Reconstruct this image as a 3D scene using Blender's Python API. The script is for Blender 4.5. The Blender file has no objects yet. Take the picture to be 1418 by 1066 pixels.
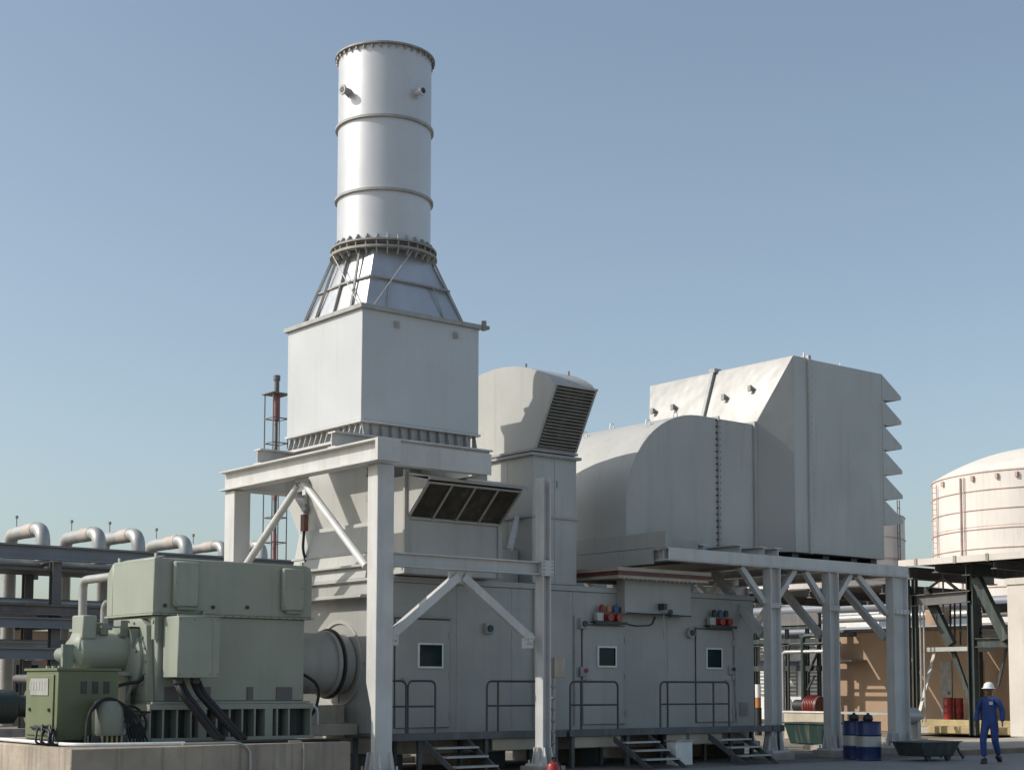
import bpy, bmesh, math, random
from mathutils import Vector, Matrix
R = math.radians
random.seed(7)
scn = bpy.context.scene
COL = scn.collection

# ------------------------------------------------------------ camera
EYE = Vector((0, 0, 1.7)); YAW, PITCH, ROLL, FPX, SH = R(-39.074), R(4.471), R(0.1134), 2115.5, 250.0
fw = Vector((-math.sin(YAW)*math.cos(PITCH), math.cos(YAW)*math.cos(PITCH), math.sin(PITCH)))
rt0 = Vector((math.cos(YAW), math.sin(YAW), 0)); up0 = rt0.cross(fw)
rt = rt0*math.cos(ROLL) + up0*math.sin(ROLL); up = -rt0*math.sin(ROLL) + up0*math.cos(ROLL)
cam = bpy.data.cameras.new('camera'); camo = bpy.data.objects.new('camera', cam); COL.objects.link(camo)
m = Matrix((rt, up, -fw)).transposed().to_4x4(); m.translation = EYE
camo.matrix_world = m
cam.sensor_fit = 'HORIZONTAL'; cam.sensor_width = 36; cam.lens = FPX/1418*36; cam.shift_y = SH/1418
cam.clip_start = 0.1; cam.clip_end = 4000
scn.camera = camo
scn.render.resolution_x, scn.render.resolution_y = 1024, 769

def at(x, y, X=None, Y=None, Z=None, d=None):     # photo pixel -> a point on a world plane (or at a distance)
    v = rt*((x-709)/FPX) - up*((y-533-SH)/FPX) + fw
    if X is not None: t = X/v.x
    elif Y is not None: t = Y/v.y
    elif Z is not None: t = (Z-EYE.z)/v.z
    else: t = d
    return EYE + v*t

# ------------------------------------------------------------ sky, sun, exposure
SUN_AZ, SUN_EL = 32, 37       # degrees from -X towards +Y ; elevation
sd = Vector((-math.cos(R(SUN_AZ))*math.cos(R(SUN_EL)), math.sin(R(SUN_AZ))*math.cos(R(SUN_EL)), math.sin(R(SUN_EL))))
w = bpy.data.worlds.new('World'); scn.world = w; w.use_nodes = True
nt = w.node_tree; nt.nodes.clear()
sky = nt.nodes.new('ShaderNodeTexSky'); sky.sky_type = 'NISHITA'; sky.sun_disc = False
sky.sun_elevation = R(SUN_EL); sky.sun_rotation = math.atan2(sd.x, sd.y)
sky.altitude = 0; sky.air_density = 1.0; sky.dust_density = 2.0; sky.ozone_density = 1.0
hs = nt.nodes.new('ShaderNodeHueSaturation'); hs.inputs['Saturation'].default_value = 0.79; hs.inputs['Value'].default_value = 1.0
bg = nt.nodes.new('ShaderNodeBackground'); bg.inputs[1].default_value = 0.108
wo = nt.nodes.new('ShaderNodeOutputWorld')
tint = nt.nodes.new('ShaderNodeMixRGB'); tint.blend_type = 'MULTIPLY'; tint.inputs[0].default_value = 1; tint.inputs[2].default_value = (0.95, 1.0, 0.985, 1)
nt.links.new(sky.outputs[0], hs.inputs['Color']); nt.links.new(hs.outputs[0], tint.inputs[1]); nt.links.new(tint.outputs[0], bg.inputs[0]); nt.links.new(bg.outputs[0], wo.inputs[0])
sl = bpy.data.lights.new('sun', 'SUN'); sl.energy = 2.8; sl.angle = R(0.5); sl.color = (1.0, 0.945, 0.87)
so = bpy.data.objects.new('sun', sl); COL.objects.link(so); so.rotation_euler = sd.to_track_quat('Z', 'Y').to_euler()
scn.view_settings.view_transform = 'Standard'; scn.view_settings.look = 'None'
scn.view_settings.exposure = 0.45; scn.view_settings.gamma = 1

# ------------------------------------------------------------ materials
def mat(name, rgb, rough=0.5, metal=0.0, var=0.12, scale=1.2, streak=0.12, dirt=(0.30,0.25,0.19), bump=0.02, bscale=3.0,
        stain=0.0, stain_rgb=(0.28,0.12,0.05), fine=0.04):
    mt = bpy.data.materials.new(name); mt.use_nodes = True
    n = mt.node_tree; L = n.links.new; bs = n.nodes['Principled BSDF']
    tc = n.nodes.new('ShaderNodeNewGeometry')
    pos = tc.outputs['Position']
    def noise(sc, vec=None, det=4, mp=None):
        t = n.nodes.new('ShaderNodeTexNoise'); t.inputs['Scale'].default_value = sc; t.inputs['Detail'].default_value = det
        if mp:
            q = n.nodes.new('ShaderNodeMapping'); q.inputs['Scale'].default_value = mp; L(pos, q.inputs['Vector']); L(q.outputs[0], t.inputs['Vector'])
        else: L(pos, t.inputs['Vector'])
        return t.outputs['Fac']
    def ramp(f, a, b):
        r = n.nodes.new('ShaderNodeMapRange'); r.inputs['From Min'].default_value = a; r.inputs['From Max'].default_value = b
        L(f, r.inputs['Value']); return r.outputs[0]
    def mul(f, k):
        r = n.nodes.new('ShaderNodeMath'); r.operation = 'MULTIPLY'; L(f, r.inputs[0]); r.inputs[1].default_value = k; return r.outputs[0]
    def mix(f, a, b):
        r = n.nodes.new('ShaderNodeMixRGB'); L(f, r.inputs[0])
        for s, v in ((1, a), (2, b)):
            if isinstance(v, tuple): r.inputs[s].default_value = (*v, 1)
            else: L(v, r.inputs[s])
        return r.outputs[0]
    c = mix(ramp(noise(scale), .35, .65), tuple(x*(1-var) for x in rgb), tuple(min(1, x*(1+var*.6)) for x in rgb))
    if streak: c = mix(mul(ramp(noise(1.0, mp=(6, 6, .35), det=5), .52, .78), streak*2), c, dirt)
    if fine: c = mix(mul(ramp(noise(38, det=3), .45, .75), fine*3), c, tuple(x*.55 for x in rgb))
    if stain: c = mix(mul(ramp(noise(2.3, mp=(1, 1, .5), det=6), .58, .72), stain), c, stain_rgb)
    L(c, bs.inputs['Base Color'])
    bs.inputs['Metallic'].default_value = metal
    rr = n.nodes.new('ShaderNodeMapRange'); L(noise(4.0), rr.inputs['Value']); rr.inputs['To Min'].default_value = rough*.82; rr.inputs['To Max'].default_value = min(1, rough*1.18)
    L(rr.outputs[0], bs.inputs['Roughness'])
    if bump:
        bn = n.nodes.new('ShaderNodeBump'); bn.inputs['Distance'].default_value = bump; bn.inputs['Strength'].default_value = 0.6
        L(noise(bscale, det=2), bn.inputs['Height']); L(bn.outputs[0], bs.inputs['Normal'])
    return mt
M = {}
M['frame'] = mat('white steel paint', (.55,.545,.53), .45, 0, .10, 1.4, .16, dirt=(.30,.22,.15), bump=.004, stain=.22, stain_rgb=(.36,.25,.16))
M['wall'] = mat('pale grey wall paint', (.375,.372,.35), .48, 0, .12, .7, .20, bump=.01, bscale=1.5)
M['wall2'] = mat('light grey duct paint', (.435,.43,.405), .45, 0, .10, .6, .16, bump=.012, bscale=1.2)
M['box'] = mat('silver grey cladding', (.505,.515,.525), .45, .1, .06, .8, .07, bump=.012, bscale=1.3)
M['alu'] = mat('aluminium stack paint', (.56,.56,.57), .42, .35, .05, .8, .05, bump=.006, bscale=1.5)
M['shiny'] = mat('galvanised sheet', (.52,.53,.55), .36, .6, .07, 2, .03, bump=.01, bscale=2.5)
M['rim'] = mat('weathered steel flange', (.30,.29,.27), .6, .1, .2, 5, .25, bump=.004)
M['rib'] = mat('grey rib paint', (.36,.36,.35), .55, 0, .15, 4, .2, bump=.003)
M['filter'] = mat('filter house panel paint', (.43,.425,.405), .42, .15, .09, .5, .15, bump=.05, bscale=.9)
M['panel'] = mat('rippled filter panel', (.335,.33,.315), .38, .2, .08, .5, .04, bump=.05, bscale=1.1)
M['green'] = mat('pale green machine enamel', (.305,.328,.27), .40, 0, .07, 1.2, .10, dirt=(.15,.14,.10), bump=.006)
M['greend'] = mat('darker green machine enamel', (.22,.245,.20), .5, 0, .1, 1.2, .15, dirt=(.12,.11,.08), bump=.004)  # deeper green than the body, for lugs, bolts and small fittings
M['cab'] = mat('moss green cabinet paint', (.135,.16,.085), .5, 0, .1, 2, .15, dirt=(.12,.10,.05), bump=.004)
M['conc'] = mat('weathered concrete', (.40,.34,.27), .85, 0, .22, .9, .5, dirt=(.17,.14,.11), bump=.02, bscale=9, stain=.45, stain_rgb=(.26,.15,.09), fine=.12)
M['conc2'] = mat('grey concrete', (.33,.31,.28), .85, 0, .2, 1.5, .3, dirt=(.15,.13,.11), bump=.02, bscale=12, fine=.1)
M['dark'] = mat('dark steel', (.045,.05,.055), .5, .2, .2, 3, .1, bump=.003)
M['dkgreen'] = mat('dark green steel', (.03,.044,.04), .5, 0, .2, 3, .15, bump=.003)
M['black'] = mat('black rubber', (.018,.018,.02), .6, 0, .2, 3, 0, bump=.003)
M['rail'] = mat('grey handrail paint', (.05,.056,.062), .45, .1, .15, 4, .1, bump=0)
M['deck'] = mat('steel grating', (.07,.075,.075), .6, .3, .2, 6, .2, bump=.005)
M['beige'] = mat('cream skid paint', (.42,.37,.29), .55, 0, .15, 2, .3, bump=.004)
M['louvre'] = mat('brown louvre screen', (.07,.058,.042), .7, 0, .3, 3, .2, bump=.004)
M['slat'] = mat('grey louvre blade', (.30,.29,.26), .5, 0, .1, 3, .1, bump=0)
M['red'] = mat('red enamel', (.28,.025,.022), .35, 0, .1, 3, .1, bump=0)
M['maroon'] = mat('maroon trim paint', (.13,.035,.03), .5, 0, .1, 3, .1, bump=0)
M['orange'] = mat('amber plastic', (.42,.18,.06), .35, 0, .1, 3, 0, bump=0)
M['blue'] = mat('blue drum paint', (.014,.03,.11), .4, 0, .1, 3, .1, bump=0)
M['bluelamp'] = mat('blue plastic', (.03,.08,.22), .3, 0, .1, 3, 0, bump=0)
M['white'] = mat('white paint', (.72,.72,.70), .45, 0, .06, 3, .1, bump=0)
M['tank'] = mat('white tank paint', (.68,.63,.585), .55, 0, .08, .25, .2, dirt=(.45,.36,.28), bump=.01)
M['dome'] = mat('cream dome paint', (.72,.67,.60), .5, 0, .08, .4, .1, dirt=(.5,.36,.2), bump=.01)
M['ring'] = mat('rusty ring', (.52,.38,.33), .7, 0, .2, 1, .2, bump=0)
M['pinkpipe'] = mat('faded red ladder paint', (.55,.42,.38), .6, 0, .2, 1, .1, bump=0)
M['redpipe'] = mat('red oxide ladder paint', (.30,.13,.12), .6, 0, .2, 1, .1, bump=0)
M['insul'] = mat('insulated pipe jacket', (.42,.42,.40), .42, .35, .1, 2, .1, bump=.004)
M['tape'] = mat('tan pipe band', (.47,.41,.36), .6, 0, .1, 2, .1, bump=0)
M['rack'] = mat('blue grey rack paint', (.20,.22,.25), .5, 0, .1, .8, .15, bump=.004)
M['kick'] = mat('dark grey walkway paint', (.085,.095,.105), .5, 0, .2, 2, .2, bump=.003)
M['rackd'] = mat('brown grey rack steel', (.14,.135,.135), .55, 0, .2, 1, .2, bump=.003)
M['tan'] = mat('orange tan render', (.40,.275,.185), .8, 0, .08, 1, .15, dirt=(.3,.2,.12), bump=.01)
M['yellow'] = mat('faded yellow kerb paint', (.42,.33,.17), .7, 0, .2, 2, .3, dirt=(.3,.22,.12), bump=.01)
M['kerb'] = mat('brown kerb stone', (.24,.17,.13), .8, 0, .2, 2, .3, bump=.01)
M['pier'] = mat('white pier paint', (.62,.57,.51), .7, 0, .08, 1, .15, bump=.01)
M['skin'] = mat('brown skin', (.13,.07,.045), .5, 0, .05, 9, 0, bump=0)
M['overall'] = mat('royal blue overall cloth', (.02,.052,.19), .8, 0, .15, 9, 0, bump=.03, bscale=9)
M['grass'] = mat('dry green grass', (.14,.16,.05), .9, 0, .3, 5, 0, bump=.03)

def ground_mat(name, a, b, c, sc=.35, rough=.9, cracks=False):
    mt = bpy.data.materials.new(name); mt.use_nodes = True; n = mt.node_tree; L = n.links.new; bs = n.nodes['Principled BSDF']
    g = n.nodes.new('ShaderNodeNewGeometry')
    def noise(s, d=6):
        t = n.nodes.new('ShaderNodeTexNoise'); t.inputs['Scale'].default_value = s; t.inputs['Detail'].default_value = d; L(g.outputs['Position'], t.inputs['Vector']); return t
    r = n.nodes.new('ShaderNodeValToRGB'); L(noise(sc).outputs[0], r.inputs[0])
    r.color_ramp.elements[0].position = .35; r.color_ramp.elements[0].color = (*a, 1)
    r.color_ramp.elements[1].position = .68; r.color_ramp.elements[1].color = (*b, 1)
    mx = n.nodes.new('ShaderNodeMixRGB'); mr = n.nodes.new('ShaderNodeMapRange'); L(noise(14).outputs[0], mr.inputs[0])
    mr.inputs['From Min'].default_value = .45; mr.inputs['From Max'].default_value = .7; mr.inputs['To Max'].default_value = .7
    L(mr.outputs[0], mx.inputs[0]); L(r.outputs[0], mx.inputs[1]); mx.inputs[2].default_value = (*c, 1)
    L(mx.outputs[0], bs.inputs['Base Color']); bs.inputs['Roughness'].default_value = rough
    bn = n.nodes.new('ShaderNodeBump'); bn.inputs['Distance'].default_value = .03; L(noise(30, 3).outputs[0], bn.inputs['Height']); L(bn.outputs[0], bs.inputs['Normal'])
    return mt
M['ground'] = ground_mat('sandy yard ground', (.30,.25,.18), (.20,.175,.14), (.14,.12,.10))
M['road'] = ground_mat('grey road surface', (.20,.205,.21), (.26,.26,.255), (.17,.17,.17), .5, .75)
M['walk'] = ground_mat('pale footway paving', (.46,.42,.36), (.38,.34,.29), (.30,.27,.23), .6)
M['slab'] = ground_mat('stained concrete slab', (.20,.185,.165), (.13,.12,.11), (.09,.08,.07), .8)
g = bpy.data.materials.new('window glass'); g.use_nodes = True; b = g.node_tree.nodes['Principled BSDF']
b.inputs['Base Color'].default_value = (.012,.03,.032,1); b.inputs['Roughness'].default_value = .12; b.inputs['IOR'].default_value = 1.3; M['glass'] = g

# ------------------------------------------------------------ mesh builder
class MB:
    def __init__(s): s.b = bmesh.new()
    def box(s, x0, x1, y0, y1, z0, z1):
        x0, x1 = sorted((x0, x1)); y0, y1 = sorted((y0, y1)); z0, z1 = sorted((z0, z1))
        v = [s.b.verts.new(p) for p in ((x0,y0,z0),(x1,y0,z0),(x1,y1,z0),(x0,y1,z0),(x0,y0,z1),(x1,y0,z1),(x1,y1,z1),(x0,y1,z1))]
        for f in ((3,2,1,0),(4,5,6,7),(0,1,5,4),(1,2,6,5),(2,3,7,6),(3,0,4,7)): s.b.faces.new([v[i] for i in f])
        return s
    def hexa(s, bot, top):      # two loops of n points
        n = len(bot); A = [s.b.verts.new(p) for p in bot]; B = [s.b.verts.new(p) for p in top]
        s.b.faces.new(A[::-1]); s.b.faces.new(B)
        for i in range(n): s.b.faces.new((A[i], A[(i+1) % n], B[(i+1) % n], B[i]))
        return s
    def ext(s, pts, ax, a, b2):   # polygon in the two other axes, extruded along ax
        def P(p, t):
            return {'x': (t, p[0], p[1]), 'y': (p[0], t, p[1]), 'z': (p[0], p[1], t)}[ax]
        return s.hexa([P(p, a) for p in pts], [P(p, b2) for p in pts])
    def sec(s, pts, p0, p1, up=(0,0,1)):  # section polygon (side, up) swept p0->p1
        p0, p1 = Vector(p0), Vector(p1); d = (p1-p0).normalized(); u = Vector(up)
        sd_ = d.cross(u)
        if sd_.length < 1e-4: sd_ = d.cross(Vector((0,1,0)))
        sd_.normalize(); u = sd_.cross(d)
        return s.hexa([p0+sd_*a+u*c for a, c in pts], [p1+sd_*a+u*c for a, c in pts])
    def ibeam(s, p0, p1, w_, h, t=.03, up=(0,0,1)):
        a, c, q = w_/2, h/2, t*.7
        return s.sec([(-a,-c),(a,-c),(a,-c+t),(q/2,-c+t),(q/2,c-t),(a,c-t),(a,c),(-a,c),(-a,c-t),(-q/2,c-t),(-q/2,-c+t),(-a,-c+t)], p0, p1, up)
    def bar(s, p0, p1, w_, h=None, up=(0,0,1)):
        h = h or w_
        return s.sec([(-w_/2,-h/2),(w_/2,-h/2),(w_/2,h/2),(-w_/2,h/2)], p0, p1, up)
    def cyl(s, p0, p1, r, n=16, r2=None):
        r2 = r if r2 is None else r2
        p0, p1 = Vector(p0), Vector(p1); d = (p1-p0).normalized(); a = d.orthogonal().normalized(); c = d.cross(a)
        return s.hexa([p0+(a*math.cos(2*math.pi*i/n)+c*math.sin(2*math.pi*i/n))*r for i in range(n)],
                      [p1+(a*math.cos(2*math.pi*i/n)+c*math.sin(2*math.pi*i/n))*r2 for i in range(n)])
    def tube(s, path, r, n=10, rad=0.0, steps=5):
        P = [Vector(p) for p in path]
        if rad:
            Q = [P[0]]
            for i in range(1, len(P)-1):
                a, b2 = (P[i-1]-P[i]), (P[i+1]-P[i]); q = min(rad, a.length*.49, b2.length*.49)
                A, B = P[i]+a.normalized()*q, P[i]+b2.normalized()*q
                for k in range(steps+1):
                    t = k/steps; Q.append(A*(1-t)**2+P[i]*2*t*(1-t)+B*t*t)
            Q.append(P[-1]); P = Q
        rings = []; a = None
        for i, p in enumerate(P):
            d = ((P[min(i+1, len(P)-1)]-p).normalized()+(p-P[max(i-1, 0)]).normalized()).normalized()
            a = d.orthogonal().normalized() if a is None else (a-d*a.dot(d)).normalized()
            c = d.cross(a)
            rings.append([s.b.verts.new(p+(a*math.cos(2*math.pi*k/n)+c*math.sin(2*math.pi*k/n))*r) for k in range(n)])
        for A, B in zip(rings, rings[1:]):
            for k in range(n): s.b.faces.new((A[k], A[(k+1) % n], B[(k+1) % n], B[k]))
        s.b.faces.new(rings[0][::-1]); s.b.faces.new(rings[-1]); return s
    def lathe(s, prof, c, n=48, ax='z'):   # prof (r, h)
        c = Vector(c); rings = []
        for r, h in prof:
            ring = []
            for k in range(n):
                a = 2*math.pi*k/n; u, v = r*math.cos(a), r*math.sin(a)
                ring.append(s.b.verts.new(c+Vector({'z': (u, v, h), 'x': (h, u, v), 'y': (u, h, v)}[ax])))
            rings.append(ring)
        for A, B in zip(rings, rings[1:]):
            for k in range(n): s.b.faces.new((A[k], A[(k+1) % n], B[(k+1) % n], B[k]))
        return s
    def cap(s, pts): s.b.faces.new([s.b.verts.new(p) for p in pts]); return s
    def build(s, name, m, parent=None, bevel=0.0, smooth=True):
        bmesh.ops.recalc_face_normals(s.b, faces=s.b.faces)
        me = bpy.data.meshes.new(name)
        if parent is not None:
            off = world_loc(parent); bmesh.ops.translate(s.b, verts=s.b.verts, vec=-off)
        s.b.to_mesh(me); s.b.free(); me.materials.append(M[m] if isinstance(m, str) else m)
        if smooth:
            me.polygons.foreach_set('use_smooth', [True]*len(me.polygons)); me.set_sharp_from_angle(angle=R(32))
        o = bpy.data.objects.new(name, me); COL.objects.link(o)
        if parent is not None: o.parent = parent
        if bevel:
            md = o.modifiers.new('bevel', 'BEVEL'); md.width = bevel; md.segments = 1; md.limit_method = 'ANGLE'; md.angle_limit = R(40)
        return o
def world_loc(o):
    v = Vector(o.location)
    while o.parent: o = o.parent; v += Vector(o.location)
    return v
def tag(o, label=None, cat=None, group=None, kind=None):
    if label: o['label'] = label
    if cat: o['category'] = cat
    if group: o['group'] = group
    if kind: o['kind'] = kind
    return o
def thing(name, loc, label, cat, group=None, rz=0):
    o = bpy.data.objects.new(name, None); COL.objects.link(o); o.location = loc; o.rotation_euler.z = rz
    o.empty_display_size = .3
    return tag(o, label, cat, group)
def copy_tree(o, parent=None):
    c = o.copy(); COL.objects.link(c); c.parent = parent
    for ch in list(o.children): copy_tree(ch, c)
    return c

# ------------------------------------------------------------ ground
b = MB(); b.cap([(-900,-900,0),(1800,-900,0),(1800,1800,0),(-900,1800,0)])
tag(b.build('ground', 'ground', smooth=False), kind='structure')
b = MB(); b.cap([(12,5,.004),(70,5,.004),(70,22.35,.004),(12,22.35,.004)]); tag(b.build('road', 'road', smooth=False), kind='structure')
b = MB(); b.cap([(8.5,22.36,.004),(31.6,22.36,.004),(31.6,30,.004),(8.5,30,.004)]); tag(b.build('concrete_slab', 'slab', smooth=False), kind='structure')
b = MB(); b.box(32.2,60,22.55,27.2,-.1,.12); tag(b.build('footway', 'walk', bevel=.01), kind='structure')
b = MB(); b.box(32,60,22.37,22.55,-.1,.13); tag(b.build('kerb', 'kerb', bevel=.015), kind='structure')

exec_parts = []
# ------------------------------------------------------------ stack
SX0, SX1, SY0, SY1 = 16.03, 18.88, 24.34, 27.11
cx, cy = 17.45, 25.72; CR = .965
st = thing('exhaust_stack', (cx, cy, 6.46), 'tall silver cylindrical exhaust chimney on a square grey silencer box', 'chimney')
b = MB(); b.lathe([(CR,10.55),(CR,14.66),(CR-.02,14.66),(CR-.02,10.6)], (cx,cy,0), 72); b.build('stack_barrel', 'alu', st)
def ring(z, r0, r1, h, m_='rim', name='ring_flange'):
    q = MB(); q.lathe([(r0,z-h/2),(r1,z-h/2),(r1,z+h/2),(r0,z+h/2),(r0,z-h/2)], (cx,cy,0), 72); return q.build(name, m_, st)
o = ring(14.65, CR-.02, CR+.075, .035, name='top_flange')
q = MB()
for k in range(36):
    a = 2*math.pi*k/36; d = Vector((math.cos(a), math.sin(a), 0)); c = Vector((cx,cy,0))
    q.bar(c+d*(CR+.04)+Vector((0,0,14.56)), c+d*(CR+.04)+Vector((0,0,14.633)), .02, .045)
q.build('top_gussets', 'rim', st)
for z in (13.14, 11.63): ring(z, CR, CR+.055, .05, 'rib', 'stiffener_ring')
ring(10.58, CR, CR+.13, .035); ring(10.44, CR-.02, CR+.14, .05)
q = MB()
for k in range(30):
    q = MB()
    a = 2*math.pi*k/30; d = Vector((math.cos(a), math.sin(a), 0)); c = Vector((cx,cy,0)); t = Vector((-math.sin(a), math.cos(a), 0))*.012
    for s_, z0, z1 in ((1, 10.597, 10.72), (-1, 10.415, 10.30)):
        p = [c+d*CR+Vector((0,0,z0)), c+d*(CR+.11)+Vector((0,0,z0)), c+d*(CR+.04)+Vector((0,0,z1)), c+d*CR+Vector((0,0,z1))]
        q.hexa([v-t for v in p], [v+t for v in p])
    q.cyl(c+d*(CR+.09)+Vector((0,0,10.40)), c+d*(CR+.09)+Vector((0,0,10.64)), .016, 6)
    q.build('flange_gusset', 'rib', st)
# square-to-round transition
b = MB(); N = 48; ins = .22
bx0, bx1, by0, by1 = SX0+ins, SX1-ins, SY0+ins, SY1-ins
def toppt(k):
    a = 2*math.pi*(k+.5*N/4)/N; q_ = k % (N//4); a0 = 2*math.pi*((k-q_)+.5*N/4)/N; a1 = a0+math.pi/2; t = q_/(N//4); r_ = CR+.01
    X_ = .45*math.cos(a)+.55*(math.cos(a0)*(1-t)+math.cos(a1)*t); Y_ = .45*math.sin(a)+.55*(math.sin(a0)*(1-t)+math.sin(a1)*t)
    return (cx+r_*X_, cy+r_*Y_, 10.42)
top = [b.b.verts.new(toppt(k)) for k in range(N)]
cp = [(bx1,by1),(bx0,by1),(bx0,by0),(bx1,by0)]; low = []
for qd in range(4):
    a_, c_ = cp[qd], cp[(qd+1) % 4]
    for k in range(N//4):
        t = k/(N//4); low.append(b.b.verts.new((a_[0]+(c_[0]-a_[0])*t, a_[1]+(c_[1]-a_[1])*t, 9.02)))
for k in range(N):
    b.b.faces.new((low[k], top[k], top[(k+1) % N])); b.b.faces.new((low[k], top[(k+1) % N], low[(k+1) % N]))
tr = b.build('transition_cone', 'shiny', st)
# standing ribs and hoop round the transition
q = MB()
zm = 9.75; e = .52
hx0, hx1, hy0, hy1 = cx-1.13, cx+1.13, cy-1.13, cy+1.13
oc = [(cx+a, cy+c) for a, c in ((-.97,-.97),(0,-1.04),(.97,-.97),(1.04,0),(.97,.97),(0,1.04),(-.97,.97),(-1.04,0))]
for p0, p1 in zip(oc, oc[1:]+oc[:1]):
    q.bar((*p0, zm), (*p1, zm), .05, .035)
q.build('hoop_bar', 'rib', st)
for t in (.2, .48, .78):      # ribs on the -X face and -Y face
    y = by0+(by1-by0)*t; yt = cy+(y-cy)*.62
    MB().bar((bx0-.02,y+.05,9.04), (cx-.84-.03,yt,10.40), .04, .05).build('rib', 'rim', st)
for t in (.2, .8):
    x = bx0+(bx1-bx0)*t; xt = cx+(x-cx)*.7
    MB().bar((x,by0-.0,9.04), (xt,cy-1.03,9.75), .025, .02).build('rib', 'rib', st)
MB().bar((bx0-.02,by1,9.04), (cx-.8,cy+.72,10.42), .06, .05).build('rib', 'rim', st)
MB().bar((bx1+.0,by0-.0,9.04), (cx+.72,cy-.72,10.42), .06, .05).build('rib', 'rib', st)
MB().cyl((bx0-.06,by0+.1,9.05), (cx-CR-.08,cy+.3,10.42), .013, 8).build('brace_rod', 'insul', st)
MB().cyl((bx0+.12,by0-.06,9.05), (cx+.0,cy-CR-.08,10.42), .012, 8).build('brace_rod', 'insul', st)
# silencer box
b = MB(); b.box(SX0,SX1,SY0,SY1,6.78,8.96); bo = b.build('silencer_box', 'box', st, bevel=.012)
b = MB()
b.box(SX0-.07,SX1+.07,SY0-.07,SY0+.02,8.95,9.035).box(SX0-.07,SX1+.07,SY1-.02,SY1+.07,8.95,9.035)
b.box(SX0-.07,SX0+.02,SY0+.021,SY1-.021,8.952,9.033).box(SX1-.02,SX1+.07,SY0+.021,SY1-.021,8.952,9.033)
b.box(SX0+.02,SX1-.02,SY0+.02,SY1-.02,8.97,9.025); b.build('box_rim', 'rib', st)
b = MB(); b.box(SX1+.03,SX1+.10,SY0-.12,SY0-.04,8.92,9.12).box(SX1+.10,SX1+.2,SY0-.10,SY0-.03,8.96,9.03); b.build('rim_lug', 'rim', st)
for x in (16.83, 18.27):
    b = MB(); b.box(x-.05,x+.05,SY0-.05,SY0-.0,8.68,8.8).cyl((x,SY0-.05,8.74),(x,SY0-.08,8.74),.03,8); b.build('lifting_lug', 'rib', st)
b = MB(); b.box(SX0-.03,SX1+.03,SY0-.03,SY1+.03,6.735,6.778); b.box(SX0-.04,SX1+.04,SY0-.04,SY1+.04,6.42,6.47); b.build('skirt_flange', 'frame', st)
b = MB(); b.box(SX0+.12,SX1-.12,SY0+.12,SY1-.12,6.45,6.76); b.build('skirt', 'frame', st)
for k in range(14):
    b = MB()
    y = SY0+.06+(SY1-SY0-.12)*k/13
    b.hexa([(SX0+.125,y-.012,6.475),(SX0-.02,y-.012,6.475),(SX0+.06,y-.012,6.73),(SX0+.125,y-.012,6.73)], [(SX0+.125,y+.012,6.475),(SX0-.02,y+.012,6.475),(SX0+.06,y+.012,6.73),(SX0+.125,y+.012,6.73)])
    b.build('skirt_stiffener', 'rib', st)
for k in range(13):
    b = MB()
    x = SX0+.06+(SX1-SX0-.12)*k/12
    b.hexa([(x-.012,SY0+.125,6.475),(x-.012,SY0-.02,6.475),(x-.012,SY0+.04,6.73),(x-.012,SY0+.125,6.73)], [(x+.012,SY0+.125,6.475),(x+.012,SY0-.02,6.475),(x+.012,SY0+.04,6.73),(x+.012,SY0+.125,6.73)])
    b.build('skirt_stiffener', 'rib', st)
for px, py, nm in ((484,136,'open'), (577,131,'blind')):
    # sampling nozzles on the barrel
    best = None
    for k in range(720):
        a = 2*math.pi*k/720; p = Vector((cx+CR*math.cos(a), cy+CR*math.sin(a), 0)); d = at(px, py, Z=50)-EYE
        u = abs(math.atan2(d.y, d.x)-math.atan2(p.y, p.x))
        if p.length < math.hypot(cx, cy) and (best is None or u < best[0]): best = (u, a)
    a = best[1]; d = Vector((math.cos(a), math.sin(a), 0)); z = 13.72
    c = Vector((cx,cy,z)); b = MB(); b.cyl(c+d*(CR-.02), c+d*(CR+.17), .07, 14).cyl(c+d*(CR+.17), c+d*(CR+.2), .105, 14)
    b.bar(c+d*(CR+.01)+Vector((0,0,-.11)), c+d*(CR+.18)+Vector((0,0,-.02)), .02, .03)
    n = b.build('sampling_nozzle', 'alu' if nm == 'blind' else 'rib', st)
    MB().cyl(c+d*(CR+.2), c+d*(CR+.205), .06, 12).build('nozzle_bore', 'dark', n)

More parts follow.
